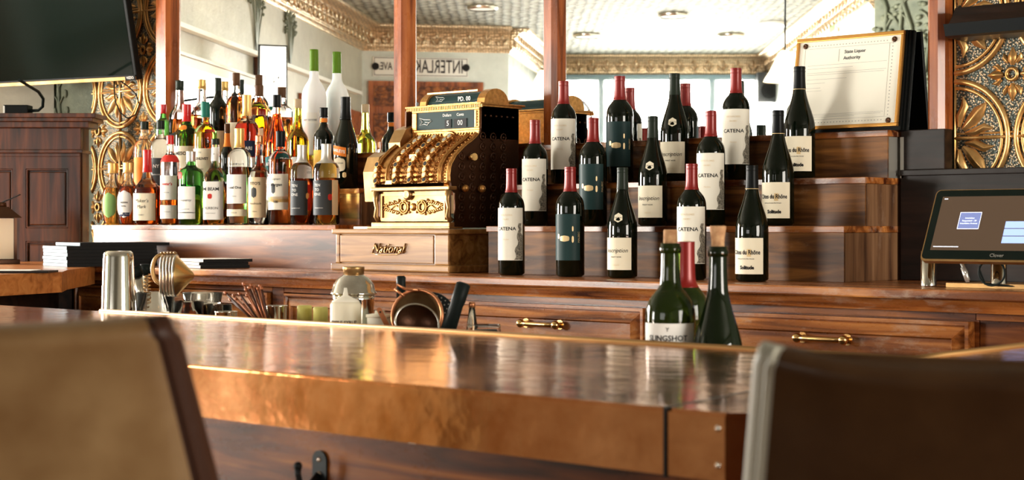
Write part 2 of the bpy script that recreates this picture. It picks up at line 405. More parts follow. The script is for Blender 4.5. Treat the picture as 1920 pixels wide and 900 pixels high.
class Shape:
    def __init__(s, kind, Rr, H, sq=False):
        s.p = [(r * Rr, z * H) for r, z in smooth_prof(PROF[kind])]; s.R = Rr; s.H = H; s.sq = sq
    def rad(s, z, th=0.):
        p = s.p
        for (r0, z0), (r1, z1) in zip(p[1:], p[2:]):
            if z0 <= z <= z1:
                r = r0 if z1 == z0 else r0 + (r1 - r0) * (z - z0) / (z1 - z0); break
        else: r = p[-1][0]
        if s.sq:
            k = max(0, min(1, (r / s.R - .5) * 2.2)); n = 5
            f = (abs(math.cos(th)) ** n + abs(math.sin(th)) ** n) ** (-1 / n)
            r *= 1 + (f * .93 - 1) * k
        return r
    def pt(s, z, th, e=0.):                   # th measured from the front (-y)
        r = s.rad(z, th) + e; return V(r * math.sin(th), -r * math.cos(th), z)
    def shell(s, bm, z0, z1, e=0., seg=32, mi=0, cap=True):
        zs = [z0] + [z for _, z in s.p if z0 + 1e-5 < z < z1 - 1e-5] + [z1]
        zs = sorted(set(zs)); rings = []
        for i, z in enumerate(zs):
            ee = e
            if z0 == 0 and i == 0: ee = e - s.R * .08
            rings.append([bm.verts.new(s.pt(z, 2 * math.pi * k / seg, ee)) for k in range(seg)])
        for a, b in zip(rings, rings[1:]):
            for k in range(seg):
                f = bm.faces.new((a[k], a[(k + 1) % seg], b[(k + 1) % seg], b[k])); f.smooth = True; f.material_index = mi
        if cap:
            f = bm.faces.new(rings[0][::-1]); f.material_index = mi
            f = bm.faces.new(rings[-1]); f.material_index = mi
    def patch(s, bm, z0, z1, a0, hw, e, slant=0., mi=0, na=14, oval=False):
        nz = 5 if not oval else 9; g = []
        for j in range(nz + 1):
            v = j / nz; row = []
            w = 1 if not oval else max(.12, math.sqrt(max(0, 1 - (2 * v - 1) ** 4)))
            for i in range(na + 1):
                u = (2 * i / na - 1) * w; th = a0 + hw * u
                z = z0 + (z1 - z0) * v + slant * u * s.R
                row.append(bm.verts.new(s.pt(z, th, e)))
            g.append(row)
        for j in range(nz):
            for i in range(na):
                f = bm.faces.new((g[j][i], g[j][i + 1], g[j + 1][i + 1], g[j + 1][i])); f.smooth = True; f.material_index = mi
def wrap_text(sh, parent, s, size, z, a0, mt, e=.0009, sx=1., shear=0., slant=0., bold=0.):
    bm = text_bm(s, size, sx, shear, bold)
    for v in bm.verts:
        x, y = v.co.x, v.co.y; v.co = sh.pt(z + y + slant * x, a0 + x / sh.R, e)
    return obj('lettering', bm, mt, parent, recalc=False)
def label_part(sh, root, z0, z1, a0, hw, mt, texts=(), e=.0004, slant=0., oval=False, name='label'):
    bm = B(); sh.patch(bm, z0, z1, a0, hw, e, slant, oval=oval)
    # give the paper its thickness
    lab = obj(name, bm, mt, root, recalc=False)
    for t in texts:
        s, size, zf, opt = t
        wrap_text(sh, lab, s, size, z0 + (z1 - z0) * zf, a0 + opt.get('a', 0), opt.get('m', 'ink'), sx=opt.get('sx', 1), shear=opt.get('shear', 0), slant=opt.get('slant', slant / max(hw, .1)), bold=opt.get('b', 0))
    return lab
FACE = ANG                                    # turning a bottle by this makes its label face the camera
# ================================================================== ROOM
def wallseg(name, A, Bp, z0, z1, mt, th=.12, holes=(), parent=None):
    """upright wall from A to B (plan), with openings given as (t0, t1, za, zb) along it; thickness grows away from the room"""
    A = Vector(A[:2]); Bp = Vector(Bp[:2]); L = (Bp - A).length; t = (Bp - A) / L; n = Vector((-t.y, t.x))
    if n.dot(Vector((-3, 1)) - (A + Bp) / 2) > 0: n = -n
    bm = B(); xs = [0]; 
    for h in holes: xs += [h[0], h[1]]
    xs.append(L)
    def bb(a, b, c, d):
        if b - a < 1e-4 or d - c < 1e-4: return
        prism(bm, [A + t * a, A + t * b, A + t * b + n * th, A + t * a + n * th], c, d)
    for i in range(0, len(xs) - 1):
        h = holes[i // 2] if i % 2 else None
        if h is None: bb(xs[i], xs[i + 1], z0, z1)
        else: bb(xs[i], xs[i + 1], z0, h[2]); bb(xs[i], xs[i + 1], h[3], z1)
    return struct(obj(name, bm, mt, parent))
def tpos(P, A): return (Vector(P[:2]) - Vector(A[:2])).length
bm = B(); box(bm, -11.5, 3.6, -6.6, 4.1, -.1, 0); struct(obj('floor', bm, 'wood_floor'))
bm = B(); box(bm, -11.5, 3.6, -6.6, 4.1, CEIL, CEIL + .1); struct(obj('ceiling', bm, 'tin_ceiling'))
wallseg('wall_back', (-6.2, YM + .05), (3.3, YM + .05), 0, CEIL, 'plaster_green')
tl = tpos(on_wall(255, 0, PL1, PL2), PL0); tl2 = tpos(WB, PL0)
wallseg('wall_left', PL0, PL2, 0, CEIL, 'plaster_pale', holes=[(tl, tl2, .75, 2.08)])
wallseg('wall_left_far', PL2, PF1, 0, CEIL, 'plaster_white')
wallseg('wall_left_return', PF1, PF2, 0, CEIL, 'plaster_green')
wallseg('wall_far', PF2, PF3, 0, CEIL, 'plaster_white', holes=[(tpos(FA, PF2), tpos(FB, PF2), .8, 2.62)])
wallseg('wall_right', PF3, PR, 0, CEIL, 'plaster_white')
wallseg('wall_right_pier', PR, PR2, 0, CEIL, 'plaster_green', th=.05)
wallseg('wall_front_return', PR2, PB0, 0, CEIL, 'plaster_pale', th=.05)
wallseg('wall_front', PB0, PB1, 0, CEIL, 'plaster_pale', holes=[(1.0, 4.4, 1.2, 2.5)])
wallseg('wall_side', PB1, PB2, 0, CEIL, 'plaster_pale', holes=[(7.1, 9.3, .9, 2.4)])
# window frames with mullions and panes
def window(n, A, Bp, z0, z1, mt, mull, glass=False):
    A = Vector(A[:2]); Bp = Vector(Bp[:2]); L = (Bp - A).length; t = (Bp - A) / L; nn = Vector((-t.y, t.x))
    if nn.dot(Vector((-3, 1)) - (A + Bp) / 2) < 0: nn = -nn
    bm = B()
    def bar(a, b, c, d, w=.05):
        prism(bm, [A + t * a - nn * .03, A + t * b - nn * .03, A + t * b + nn * w, A + t * a + nn * w], c, d)
    bar(0, L, z0, z0 + .05); bar(0, L, z1 - .05, z1); bar(0, .05, z0 + .05, z1 - .05); bar(L - .05, L, z0 + .05, z1 - .05)
    for m in mull: bar(m - .03, m + .03, z0 + .05, z1 - .05)
    o = struct(obj('window_%d' % n, bm, mt)); return o  # window_3 and window_4 are added and unseen, around the fill lights
window(1, WA, WB, .75, 2.08, 'white_trim', [])
window(2, FA, FB, .8, 2.62, 'window_frame', [tpos(on_wall(1127, 0, PF2, PF3), FA), tpos(on_wall(1335, 0, PF2, PF3), FA)])
window(3, (-3.2, -6.2), (.2, -6.2), 1.2, 2.5, 'window_frame', [1.1, 2.3])  # unseen window added around the front fill light
window(4, (3.2, .9), (3.2, 3.1), .9, 2.4, 'window_frame', [1.1])  # unseen window added around the side fill light
# cornices: an embossed cove between wall and ceiling
def cornice(n, A, Bp, h=.20, d=.17):
    A = Vector(A[:2]); Bp = Vector(Bp[:2]); L = (Bp - A).length; t = (Bp - A) / L; nn = Vector((-t.y, t.x))
    if nn.dot(Vector((-3, 1)) - (A + Bp) / 2) < 0: nn = -nn
    prof = [(0, 0), (.012, 0), (.018, .02), (.03, .03), (.035, .05)] + [(.035 + (d - .05) * (1 - math.cos(a)), .05 + (h - .075) * math.sin(a)) for a in [R(k) for k in (15, 30, 45, 60, 75, 90)]] + [(d, h - .02), (d, h), (0, h)]
    bm = B(); rings = []
    for s in (0, L): rings.append([bm.verts.new((*(A + t * s + nn * p[0]), CEIL - h + p[1])) for p in prof])
    m = len(prof)
    for i in range(m): bm.faces.new((rings[0][i], rings[0][(i + 1) % m], rings[1][(i + 1) % m], rings[1][i]))
    bm.faces.new(rings[0]); bm.faces.new(rings[1][::-1])
    # raised leaves along the cove
    k = int(L / .13)
    for i in range(k):
        s = (i + .5) * L / k
        for j, (q, zz, rr) in enumerate(((.05, .075, .03), (.075, .125, .024))):
            for sg in ((-1, 1) if j == 0 else (0,)):
                c = A + t * (s + sg * .028) + nn * (q + .004)
                rot = Matrix.Rotation(math.atan2(t.y, t.x), 4, 'Z') @ Matrix.Rotation(sg * .6, 4, 'Y')
                sphere(bm, (c.x, c.y, CEIL - h + zz), rr, .55, .5, 1.25, u=8, v=5, rot=rot)
    return struct(obj('trim_%d' % n, bm, 'cornice'))
cornice(1, PL0, PL2); cornice(2, PL2, PF1); cornice(3, PF1, PF2); cornice(4, PF2, PF3); cornice(5, PF3, PR)
# white rail and grey transom above the left window
A2 = PL1; 
def strip(name, px0, px1, z0, z1, mt, out, P=PL1, Q=PL2, back=0.):
    a = on_wall(px0, 0, P, Q); b = on_wall(px1, 0, P, Q); t = (b - a).normalized(); n = Vector((-t.y, t.x, 0))
    if n.dot(Vector((-3, 1, 0)) - a) < 0: n = -n
    bm = B(); prism(bm, [a + n * back, b + n * back, b + n * out, a + n * out], z0, z1); return obj(name, bm, mt)
struct(strip('trim_6', 255, 668, 2.23, 2.255, 'white_trim', .05))
struct(strip('trim_7', 255, 478, 2.085, 2.10, 'white_trim', .06))
struct(strip('trim_8', 476, 489, .0, 2.23, 'wood_darkv', .05))
struct(strip('trim_9', 560, 676, .9, 2.10, 'wood_post', .02))
# panelled wood on the far wall beneath the street sign
w1 = strip('wall_panelling', 690, 905, 0, 2.36, 'wood_post', .03, PL2, PF1); struct(w1)
for a, b in ((700, 745), (765, 893)):
    for z0, z1 in ((1.2, 2.10), (2.16, 2.32)):
        struct(strip('trim_10', a, b, z0, z1, 'wood_red', .045, PL2, PF1, .03))
# street sign seen in the mirror
a = on_wall(878, 107, PL2, PF1); b = on_wall(699, 145, PL2, PF1)
cx = (a + b) / 2; tt = Vector((PL2 - PF1).to_3d()).normalized(); nrm = Vector((-tt.y, tt.x, 0))
if nrm.dot(Vector((-3, 1, 0)) - cx) < 0: nrm = -nrm
rz = math.atan2(nrm.x, -nrm.y)
sg = thing('street_sign', 'white enamel street name sign with black letters, seen reversed in the mirror', 'sign', cx + nrm * .012, rz)
L = (a - b).xy.length
bm = B(); box(bm, -L / 2, L / 2, 0, .01, -.078, .078, bev=.004); obj('sign_plate', bm, 'paper2', sg)
bm = B()
for x0, x1, z0, z1 in ((-L/2+.01, L/2-.01, .066, .070), (-L/2+.01, L/2-.01, -.070, -.066), (-L/2+.01, -L/2+.014, -.07, .07), (L/2-.014, L/2-.01, -.07, .07)):
    box(bm, x0, x1, -.002, 0, z0, z1)
obj('border', bm, 'ink', sg)
for s_, sz, xo, wd in (('INTERLAKE', .150, -.16 * L, .56 * L), ('AVE.', .085, .37 * L, .14 * L)):
    o = flat_text(sg, s_, sz, (xo, -.002, 0), 'ink', bold=.0012); xs = [v.co.x for v in o.data.vertices]; k_ = wd / (max(xs) - min(xs))
    for v in o.data.vertices: v.co.x *= k_
bm = B()
for sgn in (-1, 1): lathe(bm, [(.03, 0), (.03, .003)], 16, mtx=Matrix.Translation((sgn * (L / 2 - .02), 0, 0)) @ Matrix.Rotation(R(90), 4, 'X'))
obj('end_mark', bm, 'ink', sg)
# framed poster between the left windows
a = on_wall(488, 80, PL1, PL2); b = on_wall(537, 215, PL1, PL2); cx = mir(512, 160, 9.6)
ps = thing('framed_poster', 'black framed white poster hanging by the left window, seen in the mirror', 'picture', (cx.x, cx.y, cx.z), rz=R(180) - ANG - R(22))
bm = B(); box(bm, -.085, .085, 0, .02, -.235, .235); box(bm, -.075, .075, -.004, 0, -.225, .225, mi=1); obj('picture_frame', bm, ['black', 'paper2'], ps)
flat_text(ps, 'IN  I', .06, (0, -.006, .03), 'ink')
# dried-flower reliefs in the plaster
def relief(px, py, s, seed):
    rnd = random.Random(seed); base = on_wall(px, py, PL1, PL2); t = Vector((PL2 - PL1).to_3d()).normalized(); n = Vector((-t.y, t.x, 0))
    if n.dot(Vector((-3, 1, 0)) - base) < 0: n = -n
    bm = B()
    for k in range(9):
        x = (k - 4) / 4
        tip = base + t * (x * .12 * s + rnd.uniform(-.02, .02)) + V(0, 0, (.42 - .1 * x * x + rnd.uniform(-.08, .03)) * s) + n * .008
        mid = base.lerp(tip, .5) + t * (-x * .02) + n * .006
        tube(bm, [base + n * .004, mid, tip], .004 * s, 5)
        for q in range(9):
            p = tip + t * rnd.uniform(-.035, .035) + V(0, 0, rnd.uniform(-.09, .03))
            sphere(bm, p, .011, u=6, v=4)
    o = obj('wall_relief', bm, 'plaster_green'); return struct(o)
relief(480, 100, 1.15, 1); relief(543, 130, 1.1, 2)
# things on the far wall
pf = on_wall(1436, 167, PF2, PF3); tdir = Vector((PF3 - PF2).to_3d()).normalized(); nf = Vector((-tdir.y, tdir.x, 0))
if nf.dot(Vector((-3, 1, 0)) - pf) < 0: nf = -nf
rzf = math.atan2(nf.x, -nf.y)
sp = thing('wall_speaker', 'blue grey box loudspeaker high on the far wall, seen in the mirror', 'speaker', pf + nf * .12, rzf)
bm = B(); box(bm, -.11, .11, -.1, .1, -.14, .14, bev=.01); obj('cabinet', bm, 'slate', sp)
bm = B(); lathe(bm, [(.03, 0), (.075, .004), (.08, 0)], 20, mtx=Matrix.Translation((0, -.104, -.03)) @ Matrix.Rotation(R(90), 4, 'X')); obj('speaker_cone', bm, 'black', sp)
pr = on_wall(1068, 226, PF2, PF3)
bm = B(); ring = [(.20 * math.cos(2 * math.pi * k / 36), 0, .215 * math.sin(2 * math.pi * k / 36)) for k in range(36)]
tube(bm, ring, .022, 8, closed=True)
o = obj('bronze_ring', bm, 'brass_dark', None, pr + nf * .06, rzf); tag(o, 'round bronze ring against the far window, seen in the mirror', 'ring')
# right wall: exit sign
px_ = on_wall(1571, 46, PF3, PR); tr = Vector((PR - PF3).to_3d()).normalized(); nr = Vector((-tr.y, tr.x, 0))
if nr.dot(Vector((-3, 1, 0)) - px_) < 0: nr = -nr
es = thing('wall_sign', 'small green and white sign high on the right wall, seen in the mirror', 'sign', px_ + nr * .03, math.atan2(nr.x, -nr.y))
bm = B(); box(bm, -.12, .12, -.01, .01, -.07, .07); box(bm, -.10, .10, -.014, -.01, -.05, .05, mi=1); obj('sign_plate', bm, ['paper2', 'greenlab'], es)
# pendant lamps hung behind the bar stools, seen in the mirror
def pendant(px, py, d, label):
    p = mir(px, py, d)
    t = thing('pendant_lamp', label, 'lamp', p, 0, 'pendant lamps reflected in the mirror')
    bm = B(); tube(bm, [(0, 0, .13), (0, 0, CEIL - p.z)], .005, 8); lathe(bm, [(.04, 0), (.04, .01), (.01, .03)], 16, c=(0, 0, CEIL - p.z - .03)); obj('rod', bm, 'iron', t)
    bm = B(); lathe(bm, [(.105, 0), (.10, .012), (.075, .05), (.05, .10), (.03, .14), (.02, .15)], 28, cap=False); lathe(bm, [(.10, 0), (.07, .05), (.045, .10), (.02, .148)], 28, cap=False); obj('lamp_shade', bm, 'lamp_shade', t)
    bm = B(); sphere(bm, (0, 0, .05), .03); obj('bulb', bm, 'lit', t)
pendant(1472, 153, 8.0, 'cream bell shaped pendant lamp reflected beside the framed certificate')
pendant(1021, 190, 8.0, 'cream bell shaped pendant lamp reflected beside the cash register top')
# flush ceiling lights
for i, (px, py) in enumerate(((1449, 47), (1262, 30), (1100, 68), (1370, 68), (905, 16))):
    d = (CEIL - .02 - ZC) * F / (HY - py); p = mir(px, py, d)
    t = thing('ceiling_light', ['domed white ceiling light, the brightest reflected left of the certificate', 'flush ceiling light reflected above the middle wine bottles', 'flush ceiling light reflected right of the second mirror post', 'flush ceiling light reflected left of the domed one', 'flush ceiling light reflected over the cash register'][i], 'ceiling light', (p.x, p.y, CEIL - .035), 0, 'ceiling lights reflected in the mirror')
    bm = B(); lathe(bm, [(.11, .035), (.115, .02), (.10, .005)], 24, cap=False); obj('rim', bm, 'white_trim' if i == 0 else 'steel', t)
    bm = B(); lathe(bm, [(0, -.03 if i == 0 else .01), (.06, -.02 if i == 0 else .01), (.1, .012)], 24, cap=False); obj('diffuser', bm, 'lit' if i == 0 else 'white_trim', t)

# ------------------------------------------------------------------ embossed tin wall panels beside the mirror
def petal(bm, pts, ws, h, mi=1):
    rows = []
    n = len(pts)
    for i, p in enumerate(pts):
        p = Vector(p); t = (Vector(pts[min(i + 1, n - 1)]) - Vector(pts[max(i - 1, 0)])).normalized(); s = Vector((-t.y, t.x))
        w = ws[i]; rows.append([bm.verts.new(((p + s * w * k)[0], -h * hh * (w / max(ws)) ** .5, (p + s * w * k)[1])) for k, hh in ((-1, -.15), (-.6, .75), (-.15, .8), (0, 1), (.15, .8), (.6, .75), (1, -.15))])
    for a, b in zip(rows, rows[1:]):
        for k in range(6):
            f = bm.faces.new((a[k], a[k + 1], b[k + 1], b[k])); f.smooth = True; f.material_index = mi
def tin_panel(name, x0, x1, z0, z1, nx, nz, pitch=.305):
    """pattern of circles on a square lattice through (nx, nz), clipped to the panel"""
    bm = B(); box(bm, x0, x1, 0, .02, z0, z1, mi=0)
    def T(x, z, pts): return [Vector((x + a, z + b)) for a, b in pts]
    g = B()
    i0 = int((x0 - nx) / pitch) - 1; i1 = int((x1 - nx) / pitch) + 2; j0 = int((z0 - nz) / pitch) - 1; j1 = int((z1 - nz) / pitch) + 2
    for i in range(i0, i1):
        for j in range(j0, j1):
            x = nx + i * pitch; z = nz + j * pitch
            if x < x0 - .2 or x > x1 + .2 or z < z0 - .2 or z > z1 + .2: continue
            for rr, w in ((.142, .0075), (.126, .0045)):
                ring = [(x + rr * math.cos(2 * math.pi * k / 48), -.002, z + rr * math.sin(2 * math.pi * k / 48)) for k in range(48)]
                tube(g, ring, w, 8, mi=1, closed=True)
            for sx in (-1, 1):
                for sz in (-1, 1):
                    def q(pts): return [Vector((x + sx * a, z + sz * b)) for a, b in pts]
                    petal(g, q([(.022, .022), (.045, .042), (.065, .066), (.085, .088)]), [.006, .018, .018, .001], .012)
                    petal(g, q([(.012, .028), (.014, .055), (.026, .080), (.022, .104)]), [.004, .013, .011, .001], .010)
                    petal(g, q([(.028, .012), (.055, .014), (.080, .026), (.104, .022)]), [.004, .013, .011, .001], .010)
            # flower in the middle of four circles
            mx, mz = x + pitch / 2, z + pitch / 2
            tube(g, [(mx + .014 * math.cos(a * math.pi / 8), -.004, mz + .014 * math.sin(a * math.pi / 8)) for a in range(16)], .005, 6, mi=1, closed=True)
            for k in range(4):
                c, s = math.cos(k * math.pi / 2), math.sin(k * math.pi / 2)
                def w_(pts): return [Vector((mx + a * c - b * s, mz + a * s + b * c)) for a, b in pts]
                petal(g, w_([(.022, 0), (.034, 0), (.046, 0), (.066, 0)]), [.004, .013, .013, .001], .010)
                petal(g, w_([(.028, .010), (.040, .020), (.052, .022)]), [.004, .008, .001], .008)
                petal(g, w_([(.028, -.010), (.040, -.020), (.052, -.022)]), [.004, .008, .001], .008)
            # pressed seam ribs
            tube(g, [(x, -.003, z - pitch / 2), (x, -.003, z + pitch / 2)], .005, 6, mi=1)
            tube(g, [(x - pitch / 2, -.003, z), (x + pitch / 2, -.003, z)], .005, 6, mi=1)
            tube(g, [(x - pitch / 2, -.001, z + .011), (x + pitch / 2, -.001, z + .011)], .003, 6, mi=1)
    for co, no in (((x0, 0, 0), (-1, 0, 0)), ((x1, 0, 0), (1, 0, 0)), ((0, 0, z0), (0, 0, -1)), ((0, 0, z1), (0, 0, 1))):
        bmesh.ops.bisect_plane(g, geom=g.verts[:] + g.edges[:] + g.faces[:], plane_co=co, plane_no=no, clear_outer=True)
    me = bpy.data.meshes.new('t'); g.to_mesh(me); g.free(); bm.from_mesh(me); bpy.data.meshes.remove(me)
    o = obj(name, bm, ['stipple', 'gold'], None, (0, YM + .028, 0)); return struct(o)
tx0 = onY(163, YM).x; post = [onY(p, 3.78).x for p in (295, 320, 740, 763, 1020, 1045, 1740, 1772)]
tin_panel('wall_tin_left', tx0, post[0] + .01, 1.1, CEIL - .02, onY(215, YM).x, 1.431)
tin_panel('wall_tin_right', post[7] + .004, -1.05, 1.1, CEIL - .02, onY(1781, YM).x, 1.421)
Z0 = 1.066; Z1 = 1.2015; Z2 = 1.322; Z3 = 1.442
# ------------------------------------------------------------------ the bar mirror with its posts
mr = thing('bar_mirror', 'tall bar mirror in wooden posts behind the shelves of bottles', 'mirror', (0, 0, 0))
edges = [(post[1], post[2]), (post[3], post[4]), (post[5], post[6])]
for a, b in edges:
    bm = B(); box(bm, a - .012, b + .012, YM, YM + .008, Z3 - .2, CEIL - .01); obj('mirror_glass', bm, 'mirror', mr)
for i in range(0, 8, 2):
    a, b = post[i], post[i + 1]
    bm = B(); prism(bm, [(a, YM + .02), (a, YM - .02), (a + .012, YM - .035), (b - .012, YM - .035), (b, YM - .02), (b, YM + .02)], Z3 + .001 if a > -5.2 else 1.21, CEIL - .01); obj('post', bm, 'wood_post', mr)

# ================================================================== BACK BAR
Z0 = 1.066; Z1 = 1.2015; Z2 = 1.322; Z3 = 1.442
# continuous counter top
bm = B(); xr = -.95
box(bm, -4.99, xr, 3.22, 3.79, Z0 - .022, Z0, bev=.004)
prismx(bm, [(3.232, Z0 - .048), (3.245, Z0 - .040), (3.228, Z0 - .022), (3.79, Z0 - .022), (3.79, Z0 - .048)], -4.99, xr)
o = obj('counter_top', bm, 'wood_worn'); tag(o, 'long worn wooden back counter top carrying the cash register and wine steps', 'counter')
# cabinets with framed drawers below the counter
def cabinet(label, x0, x1, drawer, hx=None, hz=.947):
    t = thing('drawer_cabinet', label, 'cabinet', (x0, 3.25, 0), 0, 'drawer cabinets under the back counter')
    w = x1 - x0; bm = B(); box(bm, 0.001, w - .001, .03, .53, 0.02, Z0 - .0485); 
    box(bm, 0.001, w - .001, .012, .03, Z0 - .064, Z0 - .0485)
    obj('body', bm, 'wood_red', t)
    if drawer:
        zt = Z0 - .068; zb = .855; bm = B()
        a0, a1 = .012, w - .012
        # outer frame moulding, sloping bevel, raised field
        def ringf(r0, y0, r1, y1):
            p = [(a0 + r0, zb + r0), (a1 - r0, zb + r0), (a1 - r0, zt - r0), (a0 + r0, zt - r0)]
            q = [(a0 + r1, zb + r1), (a1 - r1, zb + r1), (a1 - r1, zt - r1), (a0 + r1, zt - r1)]
            P = [bm.verts.new((x, y0, z)) for x, z in p]; Q = [bm.verts.new((x, y1, z)) for x, z in q]
            for k in range(4): bm.faces.new((P[k], P[(k + 1) % 4], Q[(k + 1) % 4], Q[k]))
            return Q
        ringf(0, .03, 0, .0); ringf(0, 0, .008, 0); ringf(.008, 0, .012, .008); ringf(.012, .008, .036, -.004)
        q = ringf(.036, -.004, .040, .002)
        bm.faces.new(q)
        d = obj('drawer', bm, 'wood_worn', t)
        h = hx - x0; z = hz; bm = B()
        tube(bm, [(h - .06, -.022, z), (h - .03, -.026, z), (h + .03, -.026, z), (h + .06, -.022, z)], .0065, 10)
        for s in (-1, 1):
            tube(bm, [(h + s * .058, .004, z), (h + s * .058, -.022, z)], .007, 10); sphere(bm, (h + s * .060, -.02, z), .0115); lathe(bm, [(.013, 0), (.013, .003)], 14, mtx=Matrix.Translation((h + s * .058, .003, z)) @ Matrix.Rotation(R(90), 4, 'X'))
        obj('handle', bm, 'brass_bright', d)
        bm = B(); box(bm, .012, w - .012, -.002, .03, .40, .84, bev=.004); obj('door', bm, 'wood_red', t)
    return t
X1 = onY(1212, 3.25).x; X2 = onY(1825, 3.25).x; XA = onY(527, 3.25).x; XB = -4.99
cabinet('worn wooden cabinet behind the bar tools with a pale worn drawer front', XB, XA - .055, True, XB + .5)
cabinet('wooden cabinet below the cash register with brass pull drawer', XA, X1, True, onY(1008, 3.23).x)
cabinet('wooden cabinet below the wine steps with brass pull drawer', X1, X2, True, onY(1537, 3.23).x)
cabinet('plain wooden cabinet end under the point of sale tablet', X2, xr, False)
bm = B(); box(bm, XA - .053, XA - .002, 3.262, 3.78, .02, Z0 - .0485); tag(obj('cabinet_stile', bm, 'wood_red'), 'narrow upright board between cabinets behind the copper stirrers', 'board')
# stepped shelves
def steps(name, label, x0, x1, faces, ztops, cat='shelf', endwood=True, lip=.016, inset=0., rm='wood_step'):
    t = thing(name, label, cat, (x0, 0, 0)); w = x1 - x0
    ys = faces + [YM - .003]
    for i, zt in enumerate(ztops):
        zb = Z0 + .0005 if i == 0 else ztops[i - 1] 
        q0 = inset if i else 0.
        bm = B(); box(bm, q0, w, faces[i], YM - .003, zb, zt - lip)
        obj('riser', bm, rm, t)
        bm = B(); box(bm, q0 - .004, w + .004, faces[i] - .006, YM - .003, zt - lip, zt, bev=.0015)
        obj('tread', bm, 'wood_worn', t)
    if endwood:
        for i, zt in enumerate(ztops):
            bm = B()
            zb = Z0 + .0005 if i == 0 else ztops[i - 1]
            box(bm, w, w + .003, faces[i] + .004, YM - .004, zb, zt - lip - .001)
            obj('end_panel', bm, 'stone' if i == 2 else 'wood_end', t)
    return t
FY = [3.49, 3.59, 3.70]
xs0 = onY(916, 3.49).x
steps('wine_steps', 'three tiered dark wooden steps displaying wine bottles right of the register', xs0, -2.07, FY, [Z1, Z2, Z3])
xl0 = onY(176, 3.49).x; xl1 = onY(630, 3.49).x
Z1L = 1.2055
steps('liquor_steps', 'three tiered wooden steps crowded with liquor bottles left of the register', xl0, xl1, FY, [Z1L, Z2, Z3], endwood=True, inset=onY(264, 3.59).x - xl0, rm='wood_box')
# dark end shelf under the certificate side and beyond, right of the steps
de = thing('dark_end_shelf', 'black stained stepped wooden cabinet behind the point of sale tablet', 'cabinet', (-2.06, 3.752, Z0))
xa = onY(1785, 3.78).x
# metal corner strip at the top step
bm = B(); box(bm, 0.003, .012, -.012, .03, Z2 - Z0, Z3 - Z0 - .017); obj('corner_strip', bm, 'stone', de)
bm = B(); box(bm, .004, xa + 2.06, -.01, .03, Z2 - Z0 + .02, Z3 - Z0, bev=.002); obj('upper_cabinet', bm, 'wood_dark', de)
bm = B(); box(bm, .004, 1.1, -.012, .03, .0005, Z2 - Z0 + .018, bev=.002); obj('lower_cabinet', bm, 'wood_dark', de)
bm = B(); box(bm, .004, 1.1, -.02, .03, Z2 - Z0 + .005, Z2 - Z0 + .02, bev=.002); obj('ledge', bm, 'wood_dark', de)

